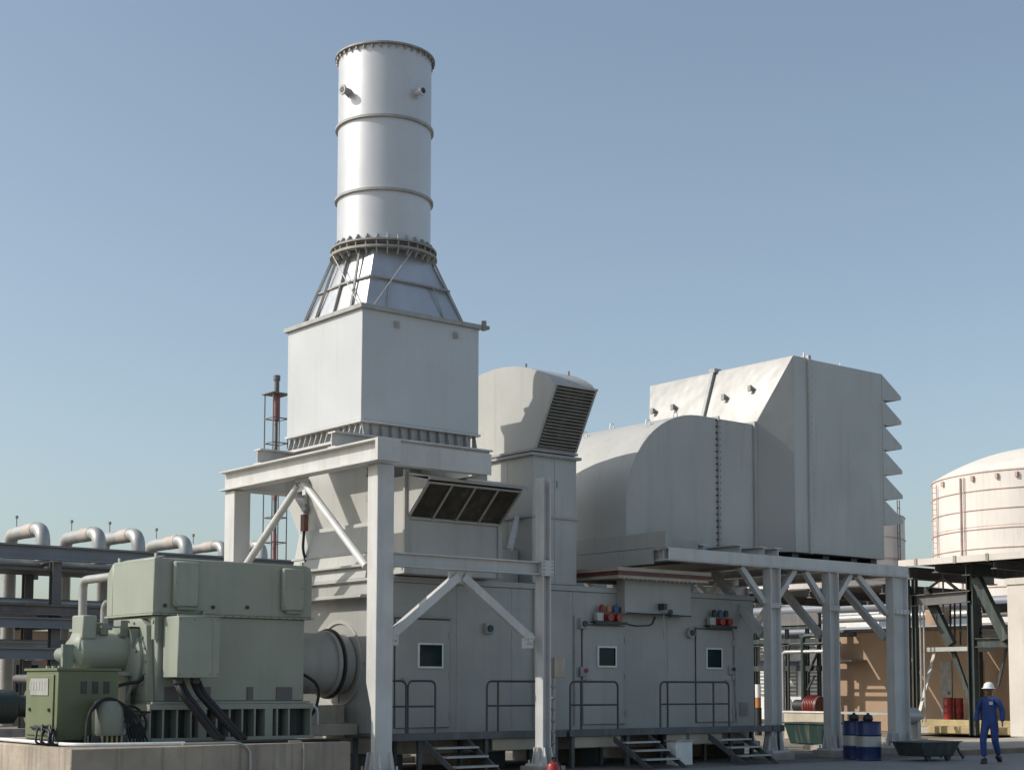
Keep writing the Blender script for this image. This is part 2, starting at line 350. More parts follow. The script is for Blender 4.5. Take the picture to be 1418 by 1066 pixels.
# ------------------------------------------------------------ support frame of the stack
fr = thing('stack_support_frame', (17.4, 25.5, 0), 'tall white steel portal frame with diagonal braces carrying the chimney', 'steel frame')
FY0, FY1 = 22.8, 28.2; FX0, FX1 = 15.22, 19.55
def column(x0, x1, y0, y1, z1, parent, taper=False, zb=.16):
    q = MB()
    if taper:
        q.ext([(y0,zb+.02),(y1-.17,zb+.02),(y1-.17,1.25),(y1,1.75),(y1,z1),(y0,z1)], 'x', x0, x1)
        return q.build('column', 'frame', parent, bevel=.01)
    # H column: flanges face -X and +X, web seen from the front
    t = .03; ym = (y0+y1)/2; xm = (x0+x1)/2
    q.box(x0,x0+t,y0,y1,zb+.02,z1).box(x1-t,x1,y0,y1,zb+.02,z1).box(x0+t,x1-t,ym-.01,ym+.01,zb+.02,z1)
    return q.build('column', 'frame', parent)
def foot(x0, x1, y0, y1, parent, zb=.16, h=.34):
    q = MB(); e = .14
    q.box(x0-e,x1+e,y0-e,y1+e,zb-.02,zb+.02)
    for x in (x0+.03, x1-.03):
        for s_, yy in ((-1, y0), (1, y1)):
            q.hexa([(x-.01,yy,zb+.02),(x-.01,yy+s_*.13,zb+.02),(x-.01,yy+s_*.07,zb+h),(x-.01,yy,zb+h)], [(x+.01,yy,zb+.02),(x+.01,yy+s_*.13,zb+.02),(x+.01,yy+s_*.07,zb+h),(x+.01,yy,zb+h)])
    for y in (y0+.04, y1-.04):
        for s_, xx in ((-1, x0), (1, x1)):
            q.hexa([(xx,y-.01,zb+.02),(xx+s_*.13,y-.01,zb+.02),(xx+s_*.07,y-.01,zb+h),(xx,y-.01,zb+h)], [(xx,y+.01,zb+.02),(xx+s_*.13,y+.01,zb+.02),(xx+s_*.07,y+.01,zb+h),(xx,y+.01,zb+h)])
    for x in (x0-.09, x1+.09):
        for y in (y0-.09, y1+.09): q.cyl((x,y,zb+.02),(x,y,zb+.09),.022,8)
    f_ = q.build('base_plate', 'frame', parent)
    MB().box(x0-.22,x1+.22,y0-.22,y1+.22,0,zb-.02).build('plinth', 'conc2', f_, bevel=.015)
column(15.38,15.75,22.8,23.12,5.7,fr,True); foot(15.42,15.72,22.83,23.05,fr)
column(15.22,15.6,27.8,28.2,5.68,fr,True); foot(15.3,15.6,27.9,28.1,fr)
column(19.31,19.52,22.82,23.05,5.78,fr); foot(19.3,19.52,22.85,23.03,fr)
column(19.31,19.52,27.82,28.18,5.68,fr); foot(19.18,19.5,27.85,28.15,fr)
MB().ibeam((15.28,22.45,5.9),(15.28,28.3,5.9),.3,.4,.03).build('top_beam', 'frame', fr)
b = MB().ibeam((15.44,22.98,5.92),(18.02,22.98,5.92),.3,.38,.03); b.build('top_beam', 'frame', fr)
MB().box(15.12,15.62,22.42,22.50,5.70,6.10).box(15.45,18.0,22.80,22.83,5.71,6.11).build('end_plate', 'frame', fr)
MB().ibeam((17.9,23.14,5.9),(17.9,27.94,5.9),.22,.38,.03).build('top_beam', 'frame', fr)
MB().ibeam((15.44,28.1,5.9),(19.2,28.1,5.9),.3,.38,.03).build('top_beam', 'frame', fr)
for y in (24.08, 26.85):
    MB().ibeam((15.2,y,6.265),(18.95,y,6.265),.26,.31,.03).build('bearer_beam', 'frame', fr)
MB().ibeam((15.755,22.98,3.99),(19.30,22.98,3.99),.22,.26,.025).build('tie_beam', 'frame', fr)
MB().box(19.27,19.56,22.79,22.82,3.84,4.15).build('splice_plate', 'frame', fr)
# braces in the -Y bay
for x1_, x2_ in ((17.33,15.78), (17.45,19.15)):
    MB().bar((x1_,22.98,3.74),(x2_,22.98,2.58),.16,.13,up=(0,1,0)).build('brace', 'frame', fr)
MB().hexa([(17.12,22.965,3.86),(17.12,22.965,3.70),(17.25,22.965,3.62),(17.53,22.965,3.62),(17.66,22.965,3.70),(17.66,22.965,3.86)][::-1], [(17.12,22.995,3.86),(17.12,22.995,3.70),(17.25,22.995,3.62),(17.53,22.995,3.62),(17.66,22.995,3.70),(17.66,22.995,3.86)][::-1]).build('gusset_plate', 'frame', fr)
for x in (15.8, 19.0): MB().box(x-.05,x+.16,22.93,23.03,2.42,2.72).build('gusset_plate', 'frame', fr)
# braces in the -X bay
for y0_, y1_, z1_ in ((25.36,23.2,3.85), (25.6,27.75,4.05)):
    MB().cyl((15.42,y0_,5.58),(15.42,y1_,z1_),.075,14).build('brace', 'frame', fr)
MB().box(15.405,15.435,25.25,25.7,5.45,5.70).box(15.38,15.46,25.28,25.4,5.36,5.47).build('gusset_plate', 'frame', fr)

# ------------------------------------------------------------ turbine enclosure
EX0, EX1, EY0, EY1, EZ0, EZ1 = 16.7, 27.5, 24.7, 27.45, .75, 3.84
en = thing('turbine_enclosure', ((EX0+EX1)/2, 26.07, 0), 'long light grey machine enclosure with small windowed doors behind the handrails', 'machine enclosure')
b = MB(); b.box(EX0,EX1,EY0,EY1,EZ0,EZ1-.12); wl = b.build('wall', 'wall', en, bevel=.012)
b = MB(); b.box(EX0-.03,EX1+.03,EY0-.03,EY1+.03,EZ1-.118,EZ1); b.build('roof', 'wall', en, bevel=.01)
b = MB(); b.box(EX0+.1,EX1-.1,EY0+.02,EY1-.02,.35,.748); b.build('skid_beam', 'beige', en)
for x in (17.2, 19.8, 22.4, 25, 27.1): MB().box(x-.25,x+.25,EY0+.2,EY1-.2,0,.349).build('skid_support', 'dark', en)
# panel seams
for x in (18.62, 20.05, 21.75, 24.6, 26.75): MB().box(x-.012,x+.012,EY0-.006,EY0+.01,.8,EZ1-.13).build('panel_seam', 'rib', en)
for x0_, x1_ in ((18.75,20.2),(20.9,22.2),(23.55,25.3)): MB().box(x0_,x1_,23.69,23.72,.42,.655).build('skid_panel', 'beige', en, bevel=.01)
b = MB(); b.box(20.62,20.68,EY0-.055,EY0,.8,3.7); b.build('edge_trim', 'wall', en)
def door(x0, x1, wx0, wx1, wz0, wz1, hx):
    d = MB().box(x0,x1,EY0-.045,EY0-.002,.86,3.0).build('door', 'wall', en, bevel=.012)
    q = MB(); y0, y1 = EY0-.075, EY0-.046; f_ = .035
    q.box(wx0-f_,wx1+f_,y0,y1,wz1,wz1+f_).box(wx0-f_,wx1+f_,y0,y1,wz0-f_,wz0).box(wx0-f_,wx0,y0,y1,wz0,wz1).box(wx1,wx1+f_,y0,y1,wz0,wz1)
    wf = q.build('window_frame', 'white', d)
    MB().box(wx0,wx1,EY0-.052,EY0-.047,wz0,wz1).build('window_pane', 'glass', d)
    g_ = .014; q = MB(); q.box(wx0,wx1,y0+.006,EY0-.053,wz1-g_,wz1-.0005).box(wx0,wx1,y0+.006,EY0-.053,wz0+.0005,wz0+g_).box(wx0+.0005,wx0+g_,y0+.006,EY0-.053,wz0+g_,wz1-g_).box(wx1-g_,wx1-.0005,y0+.006,EY0-.053,wz0+g_,wz1-g_); q.build('window_gasket', 'black', d)
    q = MB(); q.box(x0-.012,x0,EY0-.02,EY0-.003,.86,3.0).box(x1,x1+.012,EY0-.02,EY0-.003,.86,3.0).box(x0-.012,x1+.012,EY0-.02,EY0-.003,3.0,3.012); q.build('door_gasket', 'dark', d)
    q = MB().cyl((hx,EY0-.045,1.82),(hx,EY0-.1,1.82),.02,8).box(hx-.02,hx+.16,EY0-.12,EY0-.1,1.805,1.835)
    q.build('door_handle', 'rib', d)
    q = MB()
    for z in (1.1, 1.9, 2.7): q.box(x1-.03,x1+.05,EY0-.065,EY0-.046,z-.06,z+.06)
    q.build('hinge', 'rib', d)
door(17.1,18.42,17.65,18.2,2.07,2.50,17.25)
door(22.0,23.25,22.44,22.93,2.13,2.52,22.05)
door(25.5,26.7,25.83,26.3,2.12,2.54,26.45)
b = MB(); b.box(26.98,27.25,EY0-.03,EY0,1.0,1.32)
for k in range(8): b.box(27.0,27.23,EY0-.045,EY0-.031,1.03+k*.036,1.045+k*.036)
b.build('louvre_vent', 'slat', en)
# intake neck box under the platform beam with its maroon and cream collar
b = MB(); b.ext([(EY0-.001,3.27),(24.42,3.27),(24.42,4.02),(EY0-.001,4.02)], 'x', 23.02, 25.08); b.build('front_hatch', 'wall', en, bevel=.01)
b = MB(); b.box(22.55,25.35,24.12,25.9,4.02,4.09).box(22.5,25.4,24.08,25.95,4.18,4.26); b.build('collar', 'beige', en)
b = MB(); b.box(22.53,25.37,24.1,25.92,4.091,4.179); b.build('collar_seal', 'maroon', en)
b = MB()
for k in range(18): b.cyl((22.75+k*.14,24.16,4.02),(22.75+k*.14,24.16,3.985),.018,6)
b.build('collar_bolts', 'rib', en)
# bearing-end ring on the -X wall
b = MB(); b.lathe([(.86,0),(.86,-.03),(.80,-.03),(.80,0)], (EX0,26.07,2.13), 56, 'x'); b.build('end_ring', 'wall2', en)
b = MB(); b.box(EX0-.02,EX0,26.06,26.08,1.25,1.6).box(EX0-.02,EX0,25.0,25.25,2.12,2.14); b.build('end_seams', 'rib', en)
# -X side ledge
b = MB(); b.box(EX0-.28,EX0-.031,24.9,28.0,3.40,3.47); b.build('end_ledge', 'wall2', en, bevel=.01)
cg = thing('coupling_guard', (16.0, 26.0, 2.1), 'round grey shaft cover joining the green generator to the enclosure', 'machine part')
b = MB(); b.lathe([(0,15.3),(.60,15.3),(.60,16.25),(.66,16.25),(.66,16.33),(.60,16.33),(.60,16.66)], (0,26.0,2.12), 48, 'x'); b.build('guard_drum', 'wall', cg)
b = MB(); b.lathe([(.602,16.36),(.70,16.36),(.70,16.40),(.602,16.40)], (0,26.0,2.12), 48, 'x'); b.build('guard_ring', 'dark', cg)
b = MB(); b.box(15.35,16.6,25.7,26.3,.73,1.3).box(15.35,16.65,25.3,26.8,.72,.95); b.build('pedestal', 'beige', cg, bevel=.01)
b = MB(); b.tube([(15.3,25.3,1.95),(15.7,25.15,1.7),(15.62,25.2,1.2),(15.35,25.2,1.0)], .03, 8, .3); b.build('oil_hose', 'black', cg)
b = MB(); b.tube([(15.3,25.25,1.35),(15.6,25.1,1.3),(15.6,25.1,.95)], .025, 8, .15); b.build('oil_hose', 'white', cg)

# ------------------------------------------------------------ exhaust plenum on the roof's -X end
pl = thing('exhaust_plenum', (18.2, 26.5, 3.85), 'stepped grey exhaust casing behind the frame braces under the chimney', 'exhaust casing')
b = MB(); b.box(16.95,19.6,24.95,27.95,3.86,6.1); b.build('casing', 'wall2', pl, bevel=.015)
b = MB(); b.box(16.62,16.945,24.95,28.05,3.74,3.80).box(16.55,16.94,25.0,28.0,4.02,4.07).box(16.70,16.94,25.0,28.0,4.30,4.35); b.build('casing_ledge', 'wall2', pl, bevel=.008)
b = MB(); b.ext([(16.62,3.80),(16.94,3.80),(16.94,4.93),(16.85,4.93)], 'y', 25.05, 27.9); b.build('sloped_skirt', 'wall2', pl)
b = MB(); b.ext([(27.95,4.6),(28.65,5.55),(28.65,5.95),(27.95,5.3)], 'x', 17.0, 18.2); b.build('side_flap', 'wall2', pl)
for ya, yb in ((27.72,27.85), (25.42,25.1)):
    b = MB(); b.bar((16.93,ya,6.05),(16.93,yb,4.2),.05,.04)
    for k in range(4):
        t = k/3; y = ya+(yb-ya)*t; z = 5.95-1.6*t; b.box(16.84,16.92,y-.07,y+.07,z-.05,z+.05).cyl((16.88,y,z-.1),(16.88,y,z+.1),.03,8)
    b.build('expansion_joint_strip', 'rib', pl)
b = MB(); b.box(16.62,16.72,27.35,27.5,4.9,5.25); b.build('indicator_lamp', 'maroon', pl)
b = MB(); b.tube([(16.68,27.45,4.9),(16.68,27.5,4.5),(16.75,27.42,4.2)], .03, 8, .2); b.build('lamp_cable', 'black', pl)

# ------------------------------------------------------------ ventilation box with the low brown hood
vb = thing('ventilation_intake_box', (18.3, 24.6, 3.85), 'boxy grey air intake with a four panel brown louvred hood under the chimney frame', 'air intake')
b = MB(); b.box(17.04,19.4,24.3,24.945,3.86,5.78); b.build('casing', 'wall2', vb, bevel=.012)
MB().box(16.99,17.1,24.24,24.3,3.87,5.9).build('corner_post', 'wall', vb); MB().box(19.34,19.44,24.26,24.3,3.87,4.95).build('corner_post', 'wall', vb)
b = MB()
b.hexa([(17.1,24.298,4.94),(17.1,23.62,5.55),(17.1,23.55,5.68),(17.1,24.298,5.79)], [(17.06,24.298,4.94),(17.06,23.62,5.55),(17.06,23.55,5.68),(17.06,24.298,5.79)])
b.hexa([(19.38,24.298,4.94),(19.38,23.62,5.55),(19.38,23.55,5.68),(19.38,24.298,5.79)], [(19.42,24.298,4.94),(19.42,23.62,5.55),(19.42,23.55,5.68),(19.42,24.298,5.79)])
b.hexa([(17.06,24.3,5.79),(17.06,23.5,5.62),(17.06,23.5,5.68),(17.06,24.3,5.85)], [(19.5,24.3,5.79),(19.5,23.5,5.62),(19.5,23.5,5.68),(19.5,24.3,5.85)])
b.build('hood', 'wall', vb)
for k in range(4):
    x0 = 17.1+k*.57; x1 = x0+.565
    q = MB(); q.hexa([(x0+.03,24.28,4.99),(x0+.03,23.66,5.56),(x0+.03,23.70,5.60),(x0+.03,24.30,5.03)], [(x1-.03,24.28,4.99),(x1-.03,23.66,5.56),(x1-.03,23.70,5.60),(x1-.03,24.30,5.03)])
    pn = q.build('louvre_panel', 'louvre', vb)
    q = MB()
    for j in range(14):
        t = (j+.5)/14; y = 24.27+(23.66-24.27)*t; z = 4.98+(5.55-4.98)*t; q.box(x0+.035,x1-.035,y-.03,y-.015,z-.004,z+.006)
    q.build('louvre_blades', 'louvre', pn)
b = MB()
for k in range(5):
    x = 17.1+k*.57
    b.bar((x,24.27,4.95),(x,23.60,5.57),.035,.035)
b.bar((17.08,24.27,4.95),(19.4,24.27,4.95),.045,.045).bar((17.08,23.60,5.575),(19.4,23.60,5.575),.04,.04); b.build('louvre_frame', 'wall', vb)

# ------------------------------------------------------------ tall ventilation duct with louvred head
vd = thing('ventilation_outlet_duct', (21.4, 25.6, 3.85), 'upright grey duct with a rounded head and a big slanted louvre right of the chimney', 'ventilation duct')
b = MB(); b.box(20.74,22.0,24.86,28.2,3.86,6.62); b.build('riser', 'wall2', vd, bevel=.012)  # rear depth extended to block sun reaching under the intake duct
b = MB(); b.box(20.66,22.08,24.78,27.4,6.60,6.66).box(20.72,22.02,24.83,27.4,6.70,6.75); b.build('flange', 'rib', vd)
b = MB(); b.box(20.7,22.04,24.82,26.62,5.28,5.33); b.build('mid_flange', 'wall', vd)
prof = [(24.87,6.75),(24.2,8.04),(24.30,8.17),(24.50,8.30),(24.75,8.42),(25.1,8.54),(25.5,8.63),(25.9,8.68),(26.3,8.69),(26.8,8.64),(27.4,8.5),(27.9,8.25),(28.1,7.9),(28.1,7.2),(27.4,6.75)]
b = MB(); b.ext(prof, 'x', 20.8, 21.98); b.build('rounded_head', 'wall2', vd, bevel=.01)
b = MB(); 
v0 = Vector((0,24.842,6.79)); v1 = Vector((0,24.2,8.04)); nn = Vector((0,-.88,-.472))
b.hexa([(20.84,*(v0+nn*.004).yz),(20.84,*(v1+nn*.004).yz),(20.84,*(v1+nn*.012).yz),(20.84,*(v0+nn*.012).yz)], [(21.95,*(v0+nn*.004).yz),(21.95,*(v1+nn*.004).yz),(21.95,*(v1+nn*.012).yz),(21.95,*(v0+nn*.012).yz)])
ls = b.build('louvre_opening', 'louvre', vd)
b = MB()
for j in range(19):
    p = v0+(v1-v0)*((j+.7)/19.4); q = p+nn*.06+Vector((0,0,-.012))
    b.hexa([(20.85,p.y,p.z),(20.85,p.y,p.z+.012),(20.85,q.y,q.z+.012),(20.85,q.y,q.z)], [(21.94,p.y,p.z),(21.94,p.y,p.z+.012),(21.94,q.y,q.z+.012),(21.94,q.y,q.z)])
b.build('louvre_blades', 'slat', vd)
b = MB(); b.bar((20.83,24.87,6.78),(20.83,24.2,8.04),.05,.07).bar((21.96,24.87,6.78),(21.96,24.2,8.04),.05,.07).bar((20.8,24.17,8.05),(21.99,24.17,8.05),.05,.05); b.build('louvre_frame', 'wall2', vd)
for x, y, z in ((21.0,25.4,8.61), (21.8,24.9,8.47)):
    MB().cyl((x,y,z),(x,y,z+.09),.03,8).build('lifting_eye', 'rib', vd)
b = MB(); b.box(21.42,21.45,24.84,24.858,5.95,6.1); b.build('seam_mark', 'rib', vd)
# inclined leg and brace between frame and riser
b = MB(); b.bar((20.7,25.3,5.3),(19.9,24.6,4.5),.1,.1); b.build('inclined_brace', 'frame', vd)
b = MB(); b.box(19.62,20.72,25.3,27.6,3.86,4.6); b.build('lower_casing', 'wall2', vd, bevel=.01)

# ------------------------------------------------------------ intake duct
idt = thing('intake_air_duct', (25.5, 26.2, 4.7), 'large rounded grey air duct curving into the filter house', 'air duct')
arc = [(23.52,4.75)]
arc += [(23.52,5.6)]
for k in range(15):
    a = R(180-k*90/14); arc.append((25.9+2.38*math.cos(a), 5.75+2.30*math.sin(a)))
arc += [(26.5,8.05),(26.5,4.75)]
b = MB(); b.ext(arc, 'y', 24.9, 28.6); b.build('elbow', 'wall2', idt, bevel=.01)
b = MB(); b.box(26.54,27.76,24.9,28.6,4.75,8.045); b.build('straight_section', 'wall2', idt, bevel=.01)
b = MB(); b.box(26.5,26.54,24.85,28.65,4.72,8.10); b.build('joint_flange', 'rib', idt)
b = MB()
for k in range(22): z = 4.85+k*.15; b.cyl((26.45,24.885,z),(26.59,24.885,z),.018,6)
b.build('flange_bolts', 'dark', idt)
b = MB(); b.box(27.76,27.84,24.84,28.68,4.72,8.11); b.build('end_flange', 'wall', idt)
for y in (25.4, 27.6):
    for x in (24.7, 25.6):
        z = 5.75+2.3*math.sqrt(max(0, 1-((x-25.9)/2.38)**2))
        b = MB(); b.tube([(x-.07,y,z),(x-.05,y,z+.14),(x+.05,y,z+.14),(x+.07,y,z)], .018, 6); b.build('lifting_eye', 'white', idt)
# ------------------------------------------------------------ filter house
fh = thing('filter_house', (30.4, 26.8, 4.9), 'big grey filter house with six weather hoods on its end', 'filter house')
FHX0, FHX1, FHY0, FHY1, FHZ0, FHZ1 = 28.6, 32.05, 24.3, 29.35, 4.93, 9.78
b = MB(); b.box(FHX0+.58,FHX1,FHY0,FHY1,FHZ0,FHZ1-.03); b.build('body', 'filter', fh, bevel=.012)
b = MB(); b.box(FHX0,FHX0+.575,FHY0+.02,FHY1-.02,FHZ0,FHZ1-.01); b.build('front_bay', 'filter', fh, bevel=.01)
b = MB(); b.box(FHX0+.52,FHX0+.62,FHY0-.025,FHY1+.025,FHZ0-.01,FHZ1+.06); b.build('bay_flange', 'wall2', fh)
b = MB()
lo = [(27.84,24.9,4.93),(27.84,28.6,4.93),(27.84,28.6,8.05),(27.84,24.9,8.05)]
hi = [(28.6,24.32,4.93),(28.6,29.33,4.93),(28.6,29.33,9.75),(28.6,24.32,9.75)]
b.hexa(lo, hi); b.build('transition', 'panel', fh, bevel=.01)
q = MB(); q.bar((27.80,26.75,8.05),(28.57,26.95,9.82),.10,.07,up=(-1,0,.4)); q.build('seam_bar', 'rib', fh)
q = MB(); q.box(28.5,28.75,26.85,27.05,9.74,9.84); q.build('seam_cap', 'rib', fh)
for y, t in ((28.75,.52), (28.0,.52), (26.2,.52), (25.35,.58)):
    x = 27.84+.76*t; z = 8.05+1.7*t; n_ = Vector((-.913,0,.408))
    p = Vector((x,y,z)); q = MB(); q.cyl(p, p+n_*.12, .055, 10).bar(p+n_*.13+Vector((0,0,-.12)), p+n_*.13+Vector((0,0,.03)), .05, .1); q.build('lifting_lug', 'rim', fh)
hz = [9.78,9.13,8.48,7.83,7.18,6.53]
for i, z in enumerate(hz):
    q = MB(); d = .80; y0, y1 = FHY0, FHY1; t = .03
    q.ext([(FHX1+.002,z-.04),(FHX1+d,z-.53),(FHX1+d,z-.62),(FHX1+d-.03,z-.62),(FHX1+.002,z-.09)], 'y', y0+t, y1-t)      # sloping roof sheet
    for ya in (y0, y1-t):
        q.ext([(FHX1+.002,z-.04),(FHX1+d,z-.53),(FHX1+d,z-.62),(FHX1+.25,z-.70),(FHX1+.002,z-.70)], 'y', ya, ya+t)
    q.build('weather_hood', 'filter', fh)
b = MB(); b.box(FHX1,FHX1+.012,FHY0+.1,FHY1-.1,5.9,9.6); b.build('filter_mesh', 'dark', fh)
MB().cyl((31.0,24.8,9.75),(31.0,24.8,9.98),.015,6).cyl((29.1,24.4,9.8),(29.1,24.4,9.92),.02,6).build('roof_lug', 'white', fh)
b = MB()
for x in (28.75, 29.9, 31.0, 31.8): b.box(x-.12,x+.12,24.45,29.2,4.78,4.925)
b.build('bearing_pads', 'dark', fh)

# ------------------------------------------------------------ platform of the filter house
pf = thing('filter_support_platform', (28.8, 25.6, 0), 'grey steel platform on braced columns carrying the filter house', 'steel platform')
PZ0, PZ1 = 4.43, 4.71
MB().ibeam((23.55,23.75,4.57),(32.1,23.75,4.57),.28,.28,.03).build('edge_beam', 'frame', pf)
MB().box(23.56,32.08,23.6,23.615,4.46,4.68).build('edge_web', 'frame', pf)
MB().ibeam((23.55,29.2,4.57),(32.1,29.2,4.57),.28,.28,.03).build('edge_beam', 'frame', pf)
for x in (23.7, 26.95, 29.1, 31.75): MB().ibeam((x,23.9,4.565),(x,29.05,4.565),.24,.26,.03).build('cross_beam', 'frame', pf)
for x, l in ((25.55,.5), (27.05,.0), (27.55,.0), (26.25,0)):
    MB().ibeam((x,23.95+l,4.84),(x,29.0,4.84),.24,.22,.03).build('bearer_beam', 'frame', pf)
MB().box(23.5,23.56,23.62,28.9,4.72,5.06).box(23.56,25.2,24.3,24.34,4.72,5.0).build('end_upstand', 'wall', pf)
MB().box(23.44,23.50,24.0,28.9,4.36,4.70).build('end_upstand', 'wall', pf)
MB().box(24.2,31.9,24.0,29.0,4.715,4.727).build('deck_plate', 'deck', pf)
for yy in (23.6, 28.95):
    for x in (26.87, 28.98, 31.45):
        x1_ = x+.35 if x < 31 else x+.6
        column(x,x1_,yy,yy+.24,4.42,pf,zb=.2); foot(x+.03,x1_-.03,yy+.02,yy+.22,pf,zb=.2)
        # gusset and knee braces
for yy in (23.8, 29.15):
    for p0, p1 in (((26.86,3.62),(26.05,4.42)), ((27.3,3.75),(27.92,4.42)), ((28.97,3.7),(28.3,4.42)), ((29.41,3.75),(30.0,4.42)), ((31.44,3.5),(30.25,4.42))):
        MB().bar((p0[0],yy,p0[1]),(p1[0],yy,p1[1]),.13,.13,up=(0,1,0)).build('knee_brace', 'frame', pf)
for x in (27.08, 29.19, 31.7):
    MB().bar((x,24.05,2.9),(x,25.6,4.42),.16,.16,up=(1,0,0)).build('knee_brace', 'frame', pf)
    MB().bar((x,28.9,2.9),(x,27.3,4.42),.16,.16,up=(1,0,0)).build('knee_brace', 'frame', pf)
for x in (26.87, 28.98, 31.45): MB().box(x-.02,x+(.37 if x < 31 else .62),23.585,23.599,3.5,3.62).build('splice_plate', 'frame', pf)

# ------------------------------------------------------------ access platform and steps
ap = thing('access_platform', (21.4, 24.1, 0), 'low steel walkway with tubular handrails along the enclosure doors', 'walkway')
MB().box(15.95,20.6,23.65,24.68,.70,.76).box(20.7,27.3,23.65,24.68,.70,.76).build('walkway_deck', 'deck', ap)
b = MB(); b.box(15.95,20.6,23.6,23.65,.66,.80).box(20.7,27.3,23.6,23.65,.66,.80); b.build('kick_plate', 'kick', ap)
for x in (16.1,17.0,18.6,20.4,20.85,22.4,24.2,25.6,27.2):
    for y in (23.68, 24.5): MB().box(x-.04,x+.04,y,y+.08,0,.699).build('deck_leg', 'kick', ap)
Yr = 23.62
def rail(x0, x1, mids, z=1.78, c0=True, c1=True):
    q = MB(); r_ = .022
    pts = [(x0,Yr,.8),(x0,Yr,z),(x1,Yr,z),(x1,Yr,.8)]
    q.tube(pts, r_, 8, .13); q.tube([(x0,Yr,1.3),(x1,Yr,1.3)], r_*.85, 8)
    for mx_ in mids: q.tube([(mx_,Yr,.8),(mx_,Yr,z)], r_, 8)
    q.build('handrail', 'rail', ap)
rail(16.0,16.62,[]); rail(16.66,17.3,[])
rail(18.55,19.95,[18.83]); rail(20.72,22.05,[21.02]); rail(23.3,25.45,[23.52,24.95])
stp = thing('access_steps', (17.55, 23.3, 0), 'low steel steps to the walkway just right of the main frame column', 'steps', 'short steel steps up to the walkway')
def steps(root, x0):
    q = MB(); 
    for x in (x0, x0+1.02):
        pts = [(23.60,.66),(23.60,.52),(22.62,0.005),(22.42,0.005)]
        s_ = MB(); s_.ext(pts[::-1], 'x', x, x+.03); s_.build('stringer', 'kick', root)
    for k, (y, z) in enumerate(((23.35,.52),(23.05,.36),(22.75,.19))):
        MB().box(x0+.03,x0+1.02,y-.11,y+.11,z-.02,z+.015).build('tread', 'insul', root)
steps(stp, 17.05)
s2 = copy_tree(stp); s2.location.x += 4.6; s2['label'] = 'low steel steps to the walkway between the two right hand doors'
s2.name = 'access_steps'
s3 = copy_tree(stp); s3.location.x += 7.7; s3['label'] = 'low steel steps by the louvre vent at the right end of the walkway'
s2.location.x = 22.2+.2

# wall fixtures
def beacon(x, n, label):
    t = thing('alarm_light_panel', (x, EY0-.12, 3.12), label, 'alarm lights', 'coloured alarm light panels over the doors')
    MB().box(x-.02,x+.92,EY0-.2,EY0-.047,3.03,3.09).build('bracket', 'dkgreen', t)
    cs = ['red','orange','bluelamp','dkgreen'] if n == 4 else ['dkgreen','bluelamp','dark']
    for k, c in enumerate(cs):
        xx = x+.22+k*.2
        MB().lathe([(0,3.30),(.058,3.30),(.062,3.40),(.04,3.45),(0,3.46)], (xx,EY0-.13,0), 14).build('lamp', c, t)
    MB().box(x+.05,x+.25,EY0-.17,EY0-.05,3.095,3.28).build('junction_box', 'insul', t, bevel=.01)
    for k in range(2):
        xx = x+.36+k*.26
        q = MB(); q.box(xx-.08,xx+.12,EY0-.16,EY0-.05,3.095,3.27).cyl((xx+.02,EY0-.16,3.18),(xx+.02,EY0-.26,3.18),.07,12,.085); q.build('horn', 'red', t)
beacon(22.25, 4, 'row of four coloured lamps over red horns left of the pale hatch')
beacon(25.78, 3, 'row of three dark and blue lamps over red horns right of the hatch')
t = thing('wall_sensor', (24.15, 24.35, 3.3), 'small dark camera fixture in front of the pale hatch', 'camera')
MB().box(24.03,24.13,24.22,24.41,3.38,3.52).cyl((24.2,24.2,3.34),(24.35,24.36,3.28),.06,10).build('housing', 'dark', t)
MB().cyl((24.15,24.36,3.28),(24.15,24.36,2.75),.012,6).build('stem', 'rib', t)
cb = MB(); cb.tube([(22.9,EY0-.02,3.12),(23.6,EY0-.02,3.02),(24.1,EY0-.02,3.05),(24.2,EY0-.02,3.24)], .014, 6, .1).tube([(23.05,24.4,3.29),(25.06,24.4,3.27)], .014, 6)
tag(cb.build('cable', 'dark'), 'thin dark cable looping across the wall below the pale hatch', 'cable')
cb = MB(); cb.tube([(26.45,EY0-.02,3.1),(26.68,EY0-.02,3.08),(26.8,EY0-.02,2.9),(26.8,EY0-.02,2.1),(26.85,EY0-.02,.85)], .016, 6, .12)
tag(cb.build('conduit', 'rib'), 'thin conduit running down the wall right of the last door', 'conduit')
cb = MB(); cb.tube([(21.78,EY0-.03,3.2),(21.78,EY0-.03,.85)], .02, 6)
tag(cb.build('conduit', 'rib'), 'thin conduit running down the wall left of the middle door', 'conduit')
for nm, x, z, lab in (('speaker',19.30,2.75,'small square dark speaker on the wall right of the first door'), ('speaker',21.9,2.92,'small grey speaker at the top left of the middle door'), ('gauge',25.2,2.8,'round grey gauge on the wall left of the last door')):
    t = thing(nm, (x+.1,EY0-.08,z), lab, nm)
    q = MB()
    if nm == 'gauge': q.cyl((x+.1,EY0-.001,z+.1),(x+.1,EY0-.1,z+.1),.12,20)
    else: q.box(x,x+.2,EY0-.1,EY0-.001,z,z+.22)
    q.build('housing', 'rib', t, bevel=.01)
    MB().cyl((x+.1,EY0-.1,z+.11),(x+.1,EY0-.13,z+.11),.07,14).build('face', 'dark', t)
for x, z, c, lab in ((21.98,1.98,'red','small red push button box left of the middle door'), (26.62,2.05,'rib','small grey push button box right of the last door')):
    t = thing('push_button', (x,EY0-.08,z), lab, 'push button')
    MB().box(x-.08,x+.1,EY0-.09,EY0-.046,z-.09,z+.12).build('housing', 'rib', t, bevel=.01)
    MB().cyl((x+.06,EY0-.09,z+.04),(x+.06,EY0-.13,z+.04),.045,12).build('button', 'red' if c == 'red' else 'dark', t)
